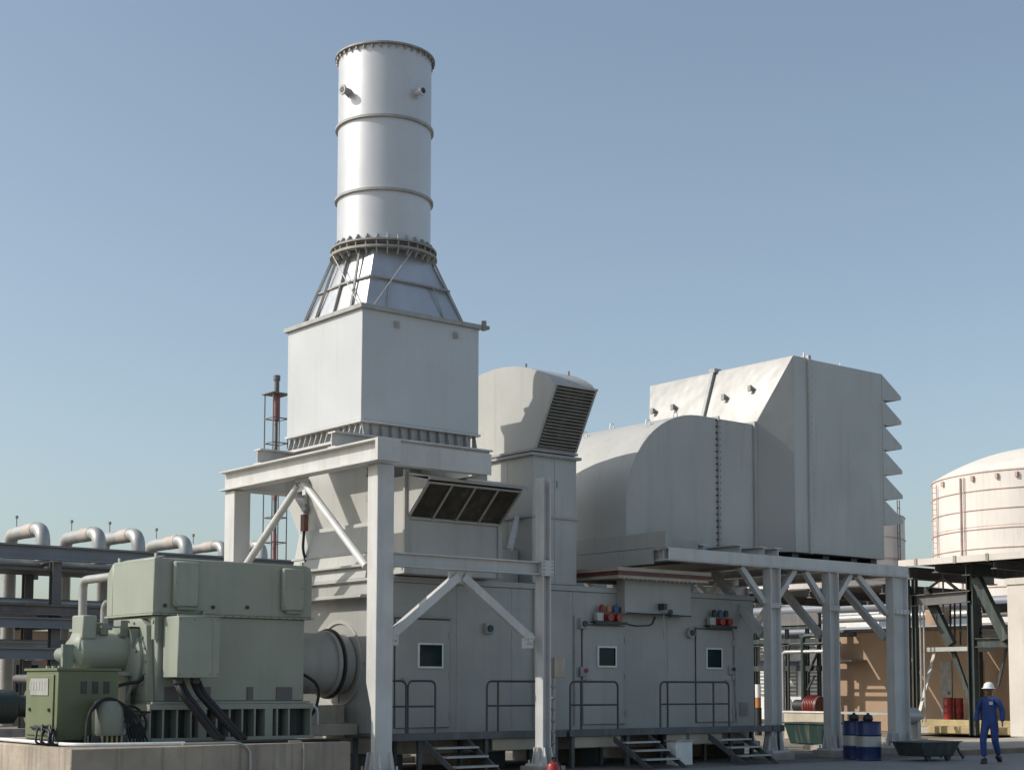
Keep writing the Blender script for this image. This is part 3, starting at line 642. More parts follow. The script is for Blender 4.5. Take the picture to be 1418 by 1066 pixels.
# junction box on a stand beside the right frame column
t = thing('junction_box', (19.9, 23.0, 0), 'cream junction box on a thin post beside the right frame column', 'junction box')
MB().box(19.72,20.0,22.95,23.08,1.85,2.25).build('box', 'beige', t, bevel=.01)
MB().tube([(19.76,23.02,0),(19.76,23.02,1.85)],.03,8).box(19.7,19.72,22.93,23.1,1.2,1.22).build('post', 'insul', t)
for k in range(7): MB().cyl((19.68,23.0,.35+k*.22),(19.76,23.0,.35+k*.22),.03,8).build('cable_clamp', 'rim', t)
# red extinguisher
ep = at(766, 1049, Z=.5)
t = thing('fire_extinguisher', (ep.x, ep.y, 0), 'red fire extinguisher standing at the foot of the right frame column', 'fire extinguisher')
MB().lathe([(0,.0),(.11,.0),(.115,.03),(.115,.34),(.09,.40),(.03,.43),(.03,.48),(0,.48)], (ep.x,ep.y,0.005), 20).build('cylinder', 'red', t)
MB().tube([(ep.x,ep.y,.48),(ep.x+.12,ep.y-.03,.42),(ep.x+.14,ep.y-.05,.15)], .015, 6, .06).box(ep.x-.05,ep.x+.05,ep.y-.02,ep.y+.02,.47,.52).build('hose', 'black', t)
# white drain box
t = thing('drain_box', (23.4,23.2,0), 'pale square metal box on the ground between two sets of steps', 'box')
MB().box(23.25,23.75,23.1,23.4,.01,.52).build('body', 'white', t, bevel=.015)
MB().box(23.22,23.78,23.07,23.43,.52,.545).build('lid', 'insul', t)

# ------------------------------------------------------------ generator on its plinth
b = MB(); b.box(9.8,15.0,23.0,28.6,-.05,.70); tag(b.build('machine_foundation', 'conc', bevel=.02), 'stained concrete foundation block under the green generator', 'concrete base')
gx0, gx1, gy0, gy1 = 12.1, 15.28, 24.95, 26.85
ge = thing('generator', (13.7,25.9,.70), 'large pale green generator with a boxy cooler on top', 'generator')
b = MB(); b.box(gx0+.1,gx1-.06,gy0+.03,gy1-.03,1.40,2.93); b.build('body', 'green', ge, bevel=.02)
# cooler top, chamfered
def chamf(x0, x1, y0, y1, z0, z1, c):
    return MB().hexa([(x0,y0,z0),(x1,y0,z0),(x1,y1,z0),(x0,y1,z0)], [(x0,y0,z1-c),(x1,y0,z1-c),(x1,y1,z1-c),(x0,y1,z1-c)]), (x0,x1,y0,y1,z1-c,z1,c)
b = MB(); b.ext([(gx0-.02,2.96),(gx1+.06,2.96),(gx1+.06,3.82),(gx1+.02,3.91),(gx1-.08,3.95),(gx0+.0,3.95),(gx0-.02,3.93)][::-1], 'y', gy0-.02, gy1-.22)
b.build('cooler_housing', 'green', ge, bevel=.02)
b = MB(); b.ext([(gy1-.22,2.96),(gy1+.02,2.96),(gy1+.02,3.74),(gy1-.22,3.94)], 'x', gx0-.02, gx1+.0); b.build('cooler_back', 'green', ge, bevel=.01)
b = MB(); b.box(gx0-.05,gx1+.09,gy0-.05,gy1+.05,2.93,2.96); b.build('split_flange', 'green', ge)
b = MB(); b.ext([(gx0-.022,3.93),(gx0+.2,4.0),(gx0+.2,3.95),(gx0-.022,3.90)], 'y', gy0+.02, gy1-.3); b.build('top_lip', 'green', ge)
for x0, x1, z0, z1 in ((12.43,12.92,3.08,3.90),(14.65,15.12,3.08,3.88)):
    MB().box(x0,x1,gy0-.13,gy0-.021,z0,z1).build('cooler_cover', 'green', ge, bevel=.03)
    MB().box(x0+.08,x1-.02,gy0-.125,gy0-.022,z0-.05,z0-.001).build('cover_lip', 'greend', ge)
for x, z in ((12.3,3.1),(13.25,3.1),(13.95,3.12)): MB().cyl((x,gy0-.02,z),(x,gy0-.05,z),.035,10).build('plug', 'dark', ge)
for x, y, z in ((gx0+.05,gy0+.05,3.98),(gx0+.05,gy1-.35,3.98),(gx1-.1,gy0+.1,3.97),(13.02,gy0-.09,2.98)): MB().box(x-.02,x+.02,y-.04,y+.04,z-.08,z+.05).build('lifting_lug', 'green', ge)
# feet / inspection openings low on the body
for x0, x1 in ((12.35,12.62),(13.05,13.25),(14.0,14.12),(14.62,14.95)):
    MB().box(x0,x1,gy0+.005,gy0+.04,1.43,1.66).build('inspection_cover', 'rackd', ge)
b = MB(); b.box(gx0-.02,gx1+.02,gy0-.06,gy1+.06,1.36,1.40); b.build('sole_plate', 'green', ge)
# skid: top and bottom flanges with ribs and dark recess
b = MB(); b.box(gx0-.1,gx1+.05,gy0-.12,gy1+.12,1.26,1.355).box(gx0-.1,gx1+.05,gy0-.16,gy1+.16,.705,.76)
for x in (gx0-.1, 12.25, 12.52, 12.79, 13.3, 13.56, 13.82, 14.08, 14.55, 14.8, gx1): b.box(x,x+.035,gy0-.11,gy1+.11,.76,1.26)
for x in (12.95, 14.3): b.box(x,x+.16,gy0-.125,gy1+.12,.76,1.26)
sk_ = b.build('skid', 'green', ge); MB().box(gx0-.05,gx1-.02,gy0+.12,gy1-.12,.761,1.258).build('skid_recess', 'dkgreen', sk_)  # recess shade put into the colour of the inner box
# end shield on -X side
b = MB(); b.ext([(gy0+.1,1.40),(gy1-.1,1.40),(gy1-.25,2.75),(gy1-.5,2.88),(gy0+.5,2.88),(gy0+.25,2.75)], 'x', gx0-.02, gx0+.099); b.build('end_shield', 'green', ge, bevel=.01)
b = MB(); b.lathe([(.62,0),(.62,-.06),(.36,-.16),(0,-.16)], (gx0-.02,25.9,2.12), 40, 'x'); b.build('bearing_cap', 'green', ge)
b = MB()
for k in range(20):
    a = 2*math.pi*k/20; b.cyl((gx0-.02,25.9+.72*math.cos(a),2.12+.72*math.sin(a)),(gx0-.045,25.9+.72*math.cos(a),2.12+.72*math.sin(a)),.022,6)
b.build('shield_bolts', 'greend', ge)
b = MB(); b.box(gx0+.02,gx0+.099,gy0-.0,gy0+.12,2.5,2.9).cyl((gx0+.0,gy0+.06,2.82),(gx0+.02,gy0+.06,2.82),.04,10); b.build('corner_lug', 'green', ge)
b = MB(); b.box(12.28,13.1,24.35,24.93,1.82,2.90); tb = b.build('terminal_box', 'green', ge, bevel=.015)
MB().box(12.255,13.125,24.33,24.36,2.9,2.925).box(12.95,12.97,24.34,24.349,1.85,2.88).build('terminal_box_lid', 'green', tb)
for x in (12.42, 12.75): MB().cyl((x,24.6,1.82),(x,24.6,1.72),.09,12).build('gland', 'dark', tb)
for x0, x1, lab in ((12.45,12.98,'left of the two thick black cable runs dropping from the terminal box'),(12.78,13.42,'right of the two thick black cable runs dropping from the terminal box')):
    b = MB()
    for dx in (-.04, .04): 
        for dy in (0, .08): b.tube([(x0+dx,24.6+dy,1.75),(x0+dx+.02,24.45+dy,1.55),(x1+dx,24.2+dy,.82),(x1+dx+.1,24.2+dy,.74)], .045, 8, .15)
    tag(b.build('power_cable', 'black'), lab, 'cable', 'black power cables below the terminal box')
# exciter: small horizontal machine on the -X end
ex = thing('exciter_machine', (11.5,25.9,.70), 'pale green horizontal exciter drum above the moss green cabinet', 'exciter')
b = MB(); b.lathe([(0,10.95),(.20,10.95),(.24,11.0),(.33,11.08),(.34,11.12),(.34,11.9),(.36,11.9),(.36,11.95),(.30,12.08)], (0,25.9,2.28), 36, 'x'); b.build('drum', 'green', ex)
b = MB(); b.box(11.08,11.34,25.62,26.1,2.5,2.92).hexa([(11.0,25.6,2.3),(11.4,25.6,2.3),(11.4,26.2,2.3),(11.0,26.2,2.3)],[(11.08,25.68,2.62),(11.32,25.68,2.62),(11.32,26.1,2.62),(11.08,26.1,2.62)]); b.build('air_box', 'green', ex, bevel=.02)
MB().box(11.8,11.95,25.65,25.95,2.55,2.85).build('lug', 'greend', ex, bevel=.01); MB().box(11.45,11.6,25.7,25.9,2.58,2.80).build('lug', 'greend', ex, bevel=.01)
b = MB(); b.box(11.28,12.09,25.5,26.3,1.86,1.93).bar((12.05,25.55,1.86),(11.9,25.6,1.42),.06).box(11.35,11.45,25.6,26.2,.72,1.86).box(11.9,12.0,25.6,26.2,.72,1.86); b.build('bracket', 'green', ex)
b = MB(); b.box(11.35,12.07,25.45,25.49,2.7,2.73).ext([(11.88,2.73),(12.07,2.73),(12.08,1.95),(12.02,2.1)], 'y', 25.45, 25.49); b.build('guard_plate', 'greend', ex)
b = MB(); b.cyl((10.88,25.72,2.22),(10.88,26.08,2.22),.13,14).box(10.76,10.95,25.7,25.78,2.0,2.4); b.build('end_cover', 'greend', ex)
b = MB(); b.tube([(12.0,25.4,2.3),(12.15,25.3,2.0),(12.05,25.25,1.75),(11.6,25.3,1.7),(11.2,25.3,1.35)], .03, 8, .2); tag(b.build('cable', 'black'), 'black cable sagging from the exciter drum to the cabinet', 'cable')
# white stand cone under the exciter
t = thing('oil_stand', (11.6,25.0,.70), 'small dark oil pump cluster between the cabinet and the generator skid', 'pump')
b = MB(); b.lathe([(0,.72),(.16,.72),(.16,.95),(.10,1.0),(.10,1.15),(.2,1.17),(.2,1.2),(0,1.2)], (11.75,24.85,0), 20); b.build('pump_body', 'dark', t)
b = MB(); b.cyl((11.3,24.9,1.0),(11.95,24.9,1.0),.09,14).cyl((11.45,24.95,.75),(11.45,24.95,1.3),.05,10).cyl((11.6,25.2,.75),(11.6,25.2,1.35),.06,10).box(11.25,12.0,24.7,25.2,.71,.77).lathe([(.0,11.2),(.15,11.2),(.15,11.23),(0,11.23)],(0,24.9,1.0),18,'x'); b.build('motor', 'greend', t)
b = MB(); b.tube([(11.45,24.9,1.3),(11.7,24.8,1.35),(11.9,24.7,1.1),(11.8,24.6,.8)], .022, 6, .15).tube([(11.3,24.7,1.1),(11.5,24.6,1.25),(11.9,24.6,1.22)], .02, 6, .1).tube([(11.25,24.8,.9),(11.2,24.6,1.1),(11.6,24.55,1.05)],.02,6,.1); b.build('hose', 'black', t)
for k, z in enumerate((.9,1.1)): MB().lathe([(0,0),(.07,0),(.07,.03),(0,.03)], (11.4+.25*k,24.62,z), 12, 'y').build('valve_wheel', 'rib', t)

# moss green cabinet
cbx0, cbx1, cby0, cby1 = 10.08, 11.15, 24.25, 25.6
ca = thing('control_cabinet', (10.6,24.9,.7), 'moss green control cabinet standing at the left end of the foundation', 'cabinet')
b = MB(); b.box(cbx0,cbx1,cby0,cby1,.78,1.93); b.build('body', 'cab', ca, bevel=.012)
b = MB(); b.box(cbx0-.03,cbx1+.03,cby0-.03,cby1+.03,1.93,1.97); b.build('roof', 'cab', ca)
b = MB(); b.box(cbx0+.03,cbx1-.03,cby0+.03,cby1-.03,.70,.78); b.build('base', 'dark', ca)
b = MB(); b.box(cbx0-.03,cbx0,cby0+.12,cby1-.1,.85,1.86); dr = b.build('door', 'cab', ca, bevel=.008)
MB().box(cbx0-.045,cbx0-.031,cby0+.3,cby1-.3,1.52,1.80).build('instrument_window', 'insul', dr)
b = MB()
for k in range(6): b.box(cbx0-.05,cbx0-.046,cby0+.42+k*.12,cby0+.47+k*.12,1.6,1.75)
b.build('instrument_marks', 'rib', dr)
for y in (cby0+.25, cby1-.28): MB().cyl((cbx0-.03,y,1.28),(cbx0-.06,y,1.28),.03,10).build('knob', 'dark', dr)
for y in (cby0+.3, cby0+.55, cby0+.8): MB().cyl((cbx0+.15,y,1.97),(cbx0+.15,y,2.01),.035,8).build('roof_gland', 'rib', ca)
for k in range(3): MB().box(cbx0+.4+.2*k,cbx0+.5+.2*k,cby0-.012,cby0,1.55,1.75).build('side_slot', 'dark', ca)
# small grey transformer with cables in front of cabinet
t = thing('transformer_box', (10.75,24.0,.70), 'grey rounded terminal unit with black cables beside the green cabinet', 'terminal unit')
b = MB(); b.lathe([(0,.86),(.24,.86),(.26,.9),(.26,1.3),(.22,1.42),(.1,1.48),(0,1.49)], (10.85,24.0,0), 24); b.build('housing', 'greend', t)
for k in range(5): MB().cyl((10.68+k*.085,23.82,.86),(10.68+k*.085,23.82,.74),.018,6).build('terminal', 'yellow', t)
b = MB(); b.box(10.5,11.15,23.85,24.15,.705,.86); b.build('base', 'dark', t)
for i in range(6):
    b = MB(); d = i*.03
    b.tube([(10.45-d*.4,23.95-d,.75),(10.45-d*.3,23.92-d,1.2+d*.6),(10.75,23.9-d*.5,1.45+d*.6),(11.1+d,23.9-d,1.25),(11.22+d*2,23.9,.75)], .018, 7, .3); b.build('cable', 'black', t)
b = MB()
for i in range(11):
    x = 10.0+random.uniform(-.1,.1); y = 24.0+random.uniform(-.15,.5)
    b.tube([(cbx0-.02,24.3+i*.1,.95+.03*(i%3)),(x-.1,y,.95+random.uniform(-.05,.1)),(x-.15,y-.05,.73),(x+.4,y-.15,.73)], .02, 6, .12)
tag(b.build('cable', 'black'), 'tangle of thin black cables at the foot of the green cabinet', 'cable')
b = MB(); b.tube([(9.95,27.5,.75),(9.92,24.2,.75),(10.0,23.35,.74),(11.2,23.12,.735),(11.8,23.1,.735)], .03, 10, .5); tag(b.build('pipe', 'white'), 'long white pipe lying near the edge of the foundation', 'pipe')
b = MB(); b.tube([(10.0,27.5,.73),(10.02,24.1,.73),(10.1,23.6,.73),(11.2,23.28,.73),(14.9,23.2,.73)], .03, 8, .6); tag(b.build('cable', 'black'), 'long black cable along the edge of the foundation', 'cable')
b = MB(); b.tube([(11.7,22.97,.73),(12.75,22.97,.73),(12.95,22.96,.62),(12.96,22.96,.01)], .022, 8, .12).tube([(13.7,22.97,.73),(13.95,22.97,.73),(14.0,22.96,.66),(14.0,22.96,.01)], .014, 8, .1)
tag(b.build('conduit', 'insul'), 'thin pale conduits turning down the face of the foundation', 'conduit')

# ============================================================ BACKGROUND LEFT : pipe rack with expansion loops
YR = 50.9
pr_ = thing('pipe_rack', (20, YR, 0), 'long blue grey steel pipe rack of three tiers running behind the green generator', 'pipe rack')
MB().ibeam((-20,YR,6.22),(66,YR,6.22),.35,.5,.06).build('rack_beam', 'rack', pr_)
MB().ibeam((-20,YR+3,6.1),(66,YR+3,6.1),.35,.5,.06).build('rack_beam', 'rackd', pr_)
MB().box(-20,66,YR+.3,YR+2.8,5.62,5.72).build('rack_tray', 'rackd', pr_)
for z in (4.25, 3.8): MB().ibeam((-20,YR,z),(66,YR,z),.3,.36,.05).build('rack_beam', 'rackd' if z > 4 else 'rack', pr_)
MB().ibeam((-20,YR+3,4.1),(66,YR+3,4.1),.3,.4,.05).build('rack_beam', 'rackd', pr_)
for z in (2.75, ): MB().ibeam((-20,YR,z),(66,YR,z),.3,.4,.05).build('rack_beam', 'rack', pr_)
for x in (9.1, 15.1, 21.1, 27.1, 33.1, 39.1, 45.1, 51.1, 57.1):
    for y in (YR+.3, YR+2.8):
        MB().ibeam((x,y,0),(x,y,5.95),.32,.32,.03,up=(0,1,0)).build('rack_column', 'rackd', pr_)
    for z in (5.8, 4.0, 2.7): MB().ibeam((x,YR+.45,z),(x,YR+2.7,z),.25,.3,.03).build('cross_beam', 'rackd', pr_)
    MB().bar((x,YR+.5,2.2),(x,YR+2.2,.1),.12).build('rack_brace', 'rackd', pr_)
loops = [((68,722),(17,739)), ((146,728),(100,745)), ((200,730),(152,747)), ((266,739),(222,754)), ((318,745),(275,757)), ((372,745),(335,757)), ((-20,712),(-80,730))]
ll = ['leftmost big', 'second from the left', 'third from the left', 'fourth from the left', 'fifth, just left of the frame column,', 'sixth, seen through the white frame,', 'cut by the left edge of']
for i, ((nx, ny), (fx, fy)) in enumerate(loops):
    p = at(nx-8, ny+9, Y=YR+.9); x, z = p.x, p.z
    q = at(fx+6, fy+8, X=x); y1 = min(max(q.y, YR+4), YR+16)
    r_ = .25 if i in (0,1,2,3) else .2
    t = thing('pipe_loop', (x,YR+.9,6.2), ('grey insulated pipe loop over the rack, %s one' % ll[i]) if i < 6 else 'grey insulated pipe loop over the rack at the left border', 'pipe loop', 'insulated expansion loops on the pipe rack')
    MB().tube([(x,YR+.9,6.0),(x,YR+.9,z),(x,y1,z),(x,y1,.2)], r_, 16, .55, 7).build('pipe', 'insul', t)
    MB().cyl((x,YR+1.55,z),(x,YR+2.35,z),r_+.012,16).build('band', 'tape', t)
    MB().cyl((x,YR+3.4,z+r_),(x,YR+3.4,z+r_+.3),.02,8).cyl((x,YR+3.4,z+r_+.3),(x,YR+3.4,z+r_+.40),.06,8).build('vent_valve', 'rim', t)
for k, (y, z, r_) in enumerate(((YR+1.6,5.95,.16),(YR+2.2,5.95,.18),(YR+1.8,4.3,.22),(YR+1.2,4.55,.15),(YR+2.2,3.05,.2),(YR+2.5,3.1,.2))):
    tag(MB().tube([(-20,y,z),(60,y,z)], r_, 12).build('pipe', 'insul'), ['slim pipe on the front of the rack top tier','thicker pipe behind the slim one on the rack top tier','thick pipe in the middle tier of the rack','slim pipe at the front of the rack middle tier','pipe at the front of the rack bottom tier','thick pipe at the back of the rack bottom tier'][k], 'pipe')
# near pipe riser left of the generator
t = thing('pipe_riser', (17.0,36,0), 'grey pipes rising and turning behind the top of the green generator', 'pipe')
a = at(113,900,Y=38); c = at(113,803,Y=38)
MB().tube([(a.x,38,.2),(a.x,38,c.z),(a.x+.0,33,c.z)], .11, 12, .25).build('pipe', 'insul', t)
c2 = at(113,834,Y=38); MB().tube([(a.x+.6,38,.2),(a.x+.6,38,c2.z),(a.x+.6,33,c2.z)], .1, 12, .25).build('pipe', 'insul', t)
MB().box(a.x-.15,a.x+.8,37.9,38.1,1.2,1.3).build('pipe_clamp', 'rim', t)
# low equipment behind the cabinet on the left
def poly_equipment(x, y, lab, s=1.0, m_='rackd'):
    t = thing('pump_skid', (x,y,0), lab, 'pump skid')
    MB().box(x-1.6*s,x+1.6*s,y-.6,y+.6,0,.35*s).build('base', 'conc2', t, bevel=.02)
    MB().lathe([(0,-.9*s),(.42*s,-.9*s),(.46*s,-.8*s),(.46*s,.5*s),(.3*s,.6*s),(.3*s,.9*s),(0,.9*s)], (x-.4*s,y,.95*s), 24, 'x').build('motor', m_, t)
    MB().lathe([(0,-.3*s),(.55*s,-.3*s),(.6*s,0),(.55*s,.3*s),(0,.3*s)], (x+.9*s,y,.95*s), 24, 'x').build('pump_casing', 'rackd', t)
    MB().tube([(x+.9*s,y,1.3*s),(x+.9*s,y,1.7*s),(x+.9*s,y+2,1.7*s)], .12*s, 12, .3).build('discharge_pipe', 'rackd', t)
poly_equipment(12.2, 35.5, 'dark motor and pump set low behind the left edge of the foundation', .62, 'dark')
poly_equipment(17.0, 44.5, 'motor and pump set below the pipe rack behind the green cabinet', 1.1, 'dkgreen')
poly_equipment(11.2, 44.5, 'small tan pump set far left under the rack', .8, 'tan')
t = thing('store_shed', (24,66,0), 'low white and tan shed seen between the tiers of the left pipe rack', 'shed')
MB().box(15,23.2,64,70,0,4.2).build('wall', 'white', t); MB().box(23.21,27.6,64.2,70,0,4.0).build('side_wall', 'tan', t)
MB().box(14.8,27.8,63.8,70.2,4.21,4.4).build('roof', 'rackd', t)
for x in (16.5,19.5,22.0,25.2): 
    f_ = MB().box(x-.55,x+.55,63.95,63.99,1.3,2.6).build('window', 'rim', t)
    MB().box(x-.48,x+.48,63.93,63.948,1.37,2.53).build('window_pane', 'glass', f_)
for px, lab in ((32,'thin floodlight pole at far left under the rack beam'), (71,'thin floodlight pole right of the leftmost one behind the rack')):
    p = at(px, 900, d=95); ht = at(px, 775, d=95).z
    t = thing('floodlight_pole', (p.x,p.y,0), lab, 'light pole', 'floodlight poles far behind the pipe rack')
    MB().cyl((p.x,p.y,0),(p.x,p.y,ht),.09,8,.05).build('pole', 'rim', t)
    MB().bar((p.x,p.y,ht-.1),(p.x-.9,p.y+.7,ht-.9),.06).build('arm', 'rim', t)
    MB().box(p.x-1.15,p.x-.75,p.y+.5,p.y+.9,ht-1.2,ht-.85).build('lamp_head', 'dark', t)
# flare stack in its guyed lattice
p = at(378, 900, d=90); fx_, fy_ = p.x, p.y
ft = thing('flare_stack', (fx_,fy_,0), 'slim red and grey flare stack inside an open lattice tower behind the silencer box', 'flare stack')
d = .50
for sx in (-1, 1):
    for sy in (-1, 1): MB().cyl((fx_+sx*d,fy_+sy*d,0),(fx_+sx*d,fy_+sy*d,19.0),.04,6).build('tower_leg', 'rackd', ft)
q = MB()
zs = [1.2+k*1.48 for k in range(13)]
for z in zs:
    for a, c in (((-d,-d),(d,-d)),((d,-d),(d,d)),((d,d),(-d,d)),((-d,d),(-d,-d))): q.bar((fx_+a[0],fy_+a[1],z),(fx_+c[0],fy_+c[1],z),.06)
q.build('tower_rungs', 'rackd', ft)
MB().cyl((fx_,fy_,0),(fx_,fy_,17.6),.11,12).build('riser', 'rackd', ft)
for z0, z1 in ((12.6,15.0),(9,10.6)): MB().cyl((fx_,fy_,z0),(fx_,fy_,z1),.125,12).build('red_band', 'redpipe', ft)
MB().cyl((fx_,fy_,17.4),(fx_,fy_,19.0),.18,14,.22).build('molecular_seal', 'redpipe', ft)
MB().cyl((fx_,fy_,18.9),(fx_,fy_,20.0),.16,14).cyl((fx_,fy_,19.8),(fx_,fy_,20.1),.21,14).build('flare_tip', 'rackd', ft)
MB().box(fx_-.65,fx_+.65,fy_-.65,fy_+.65,18.93,18.98).build('top_platform', 'rackd', ft)

# ============================================================ BACKGROUND RIGHT : tanks
def tank(x, y, r, h, rise, rings, label, ladder=None, m_='tank'):
    t = thing('storage_tank', (x,y,0), label, 'storage tank')
    MB().lathe([(r,0),(r,h)], (x,y,0), 128).build('shell', m_, t)
    prof = [(r*math.cos(a), h+rise*math.sin(a)*1.0) for a in [k*math.pi/2/14 for k in range(15)]]
    Rr = (r*r+rise*rise)/(2*rise); prof = [(r*(1-k/16), h+math.sqrt(Rr*Rr-(r*(1-k/16))**2)-(Rr-rise)) for k in range(17)]
    MB().lathe(prof, (x,y,0), 128).build('dome_roof', 'dome', t)
    for z in rings: MB().lathe([(r,z-.028),(r+.06,z-.028),(r+.06,z+.028),(r,z+.028)], (x,y,0), 128).build('wind_girder', 'ring', t)
    q = MB()
    for k in range(5): 
        z = h*(k+.6)/6; q.lathe([(r+.004,z-.03),(r+.015,z),(r+.004,z+.03)], (x,y,0), 96)
    q.build('weld_seams', 'ring', t)
    return t
bt = at(1461, 950, d=110)
BH = 16.4
zr = [at(1360, yy, d=104).z for yy in (676,699,722,748)]
hb = [14.6,12.9,11.2,9.4,7.2]
tk = tank(bt.x, bt.y, 8.3, 16.6, 2.4, [16.5]+[BH-1.15-k*1.35 for k in range(11)], 'big white domed storage tank with rusty rings at the right edge')
# vertical pipes and ladder on its left side
def on_shell(px, R_, X0, Y0):
    best = None
    for k in range(2000):
        a = math.pi+R(-90)+math.pi*k/2000*1.0+0; a = 2*math.pi*k/2000
        p = Vector((X0+R_*math.cos(a), Y0+R_*math.sin(a), 1.7)); v = p-EYE; xx = 709+FPX*v.dot(rt)/v.dot(fw)
        dd = v.length
        if abs(xx-px) < 1.2 and (best is None or dd < best[0]): best = (dd, p)
    return best[1]
p = on_shell(1334, 8.4, bt.x, bt.y)
MB().cyl((p.x,p.y,0),(p.x,p.y,16.3),.06,8).build('foam_pipe', 'pinkpipe', tk)
p = on_shell(1339, 8.4, bt.x, bt.y); MB().cyl((p.x,p.y,0),(p.x,p.y,16.3),.04,6).build('foam_pipe', 'pinkpipe', tk)
p = on_shell(1298, 8.58, bt.x, bt.y)
q = MB(); 
for dx, dy in ((-.12,.1),(.12,-.1)): q.cyl((p.x+dx,p.y+dy,0),(p.x+dx,p.y+dy,16.2),.04,6)
for k in range(40): q.bar((p.x-.12,p.y+.1,.4+k*.4),(p.x+.12,p.y-.1,.4+k*.4),.03)
q.build('ladder', 'pinkpipe', tk)
for px in (1310,1352,1386,1414):
    p = on_shell(px, 8.38, bt.x, bt.y); MB().box(p.x-.1,p.x+.1,p.y-.1,p.y+.1,15.95,16.3).build('foam_chamber', 'ring', tk)
st_ = at(1136, 950, d=130)
tk2 = tank(st_.x, st_.y, 7.2, 15.9, 1.8, [15.8,13.9,12.1,10.3,8.5,6.7], 'smaller white storage tank half hidden behind the filter house hoods')
p = on_shell(1251, 7.5, st_.x, st_.y)
q = MB(); q.cyl((p.x,p.y,0),(p.x,p.y,17.0),.05,6)
p2 = on_shell(1248, 7.5, st_.x, st_.y); q.cyl((p2.x,p2.y,0),(p2.x,p2.y,17.0),.05,6)
for k in range(16): q.bar((p.x,p.y,.6+k*1.05),(p2.x,p2.y,.6+k*1.05),.06)
q.build('ladder', 'rackd', tk2)

# ============================================================ BACKGROUND RIGHT : rack, tan building, yard clutter
rk = thing('process_platform', (44.5,27,0), 'dark green steel process platform with diagonal braces at the right edge', 'steel platform')
MB().box(42,42.12,21,31.3,5.66,5.87).build('fascia', 'pier', rk)
for y in (30.6,29.1,27.9,26.2): MB().box(41.97,41.999,y-.05,y+.05,5.64,5.89).build('fascia_joint', 'rim', rk)
MB().box(42.13,47.2,21,31.2,5.74,5.80).build('deck_plate', 'dark', rk)
MB().ibeam((42.3,31.1,5.45),(47.2,31.1,5.45),.3,.4,.04).build('deck_beam', 'rackd', rk)
MB().ibeam((42.3,28.9,5.45),(47.2,28.9,5.45),.3,.4,.04).build('deck_beam', 'dkgreen', rk)
for y in (30.0, 27.8, 26.5, 25): MB().ibeam((42.2,y,5.55),(47.2,y,5.55),.2,.3,.03).build('deck_joist', 'rackd', rk)
for k, (ya, yb) in enumerate(((31.5,33.0),(33.08,34.6),(34.72,36.4),(36.5,38.2))): MB().box(41.4,47.2,ya,yb,5.02,5.07).build('upper_grating', 'dark', rk)  # overhead deck added to shade the tan wall, gaps left for sun spots
for y in (31.6, 34.7, 38.1): MB().ibeam((41.5,y,4.88),(47.2,y,4.88),.2,.26,.03).build('deck_joist', 'rackd', rk)
MB().ibeam((46.8,31.3,4.88),(46.8,38.2,4.88),.2,.25,.03).build('deck_beam', 'rackd', rk)
MB().ibeam((46.8,38.0,.1),(46.8,38.0,4.75),.2,.2,.03,up=(0,1,0)).build('column', 'dkgreen', rk)
MB().box(42.4,47.2,21,31.0,4.0,4.05).build('lower_grating', 'dark', rk) if False else None
yA = at(1268, 900, X=43).y; yB = at(1347, 900, X=43).y
for y, w_ in ((yA,.16),(yA+.28,.12),(yB,.24),(yB-2.9,.2)):
    MB().ibeam((43,y,.12),(43,y,5.7),w_,w_,.03,up=(0,1,0)).build('column', 'dkgreen', rk)
for y in (yA, yB, yB-2.9): MB().ibeam((46.6,y,.12),(46.6,y,5.7),.22,.22,.03,up=(0,1,0)).build('column', 'dkgreen', rk)
MB().ibeam((43,yA+.5,4.55),(43,yB,4.62),.24,.38,.03).build('mid_beam', 'rackd', rk)
MB().ibeam((43,yB-.15,3.1),(43,24,3.1),.2,.3,.03).build('mid_beam', 'dkgreen', rk)
MB().ibeam((46.6,31.2,4.4),(46.6,22,4.4),.2,.3,.03).build('mid_beam', 'dark', rk)
MB().ibeam((46.6,31.2,3.55),(46.6,22,3.55),.2,.2,.03).build('mid_beam', 'rack', rk)
def brace(pa, pb, X, w_, m_='dkgreen'):
    a, c = at(*pa, X=X), at(*pb, X=X); MB().bar(a, c, w_, w_*.8, up=(1,0,0)).build('brace', m_, rk)
brace((1352,800),(1394,886),42.9,.30); brace((1281,815),(1318,892),43.3,.28); brace((1318,895),(1346,975),43.4,.14)
brace((1281,818),(1306,800),43.2,.07); brace((1306,800),(1338,826),43.2,.09)
brace((1306,795),(1306,850),43.2,.05,'rackd')
for x_ in (1316,1322,1330): brace((x_,815),(x_,893),43.8,.05,'dark')
brace((1395,890),(1382,950),43.5,.08)
MB().bar(at(1294,905,X=44), at(1274,985,X=42.6), .1).build('white_strut', 'pier', rk)
for px in (1274,1279): 
    a = at(px,850,X=42.8); MB().cyl((42.8,a.y,.5),(42.8,a.y,4.4),.03,8).build('conduit', 'insul', rk)
MB().box(43.1,44.6,at(1340,900,X=43).y,at(1281,900,X=43).y,2.85,2.99).build('mid_deck', 'insul', rk)
# pale pier at the right edge
yP = at(1396, 900, X=42.6).y
t = thing('concrete_pier', (43,yP-.6,0), 'broad white concrete pier at the right border', 'pier')
MB().box(42.6,43.6,yP-1.6,yP,.12,5.05).build('shaft', 'pier', t, bevel=.02)
MB().box(42.55,43.65,yP-1.65,yP+.05,4.9,5.1).build('cap', 'pier', t)
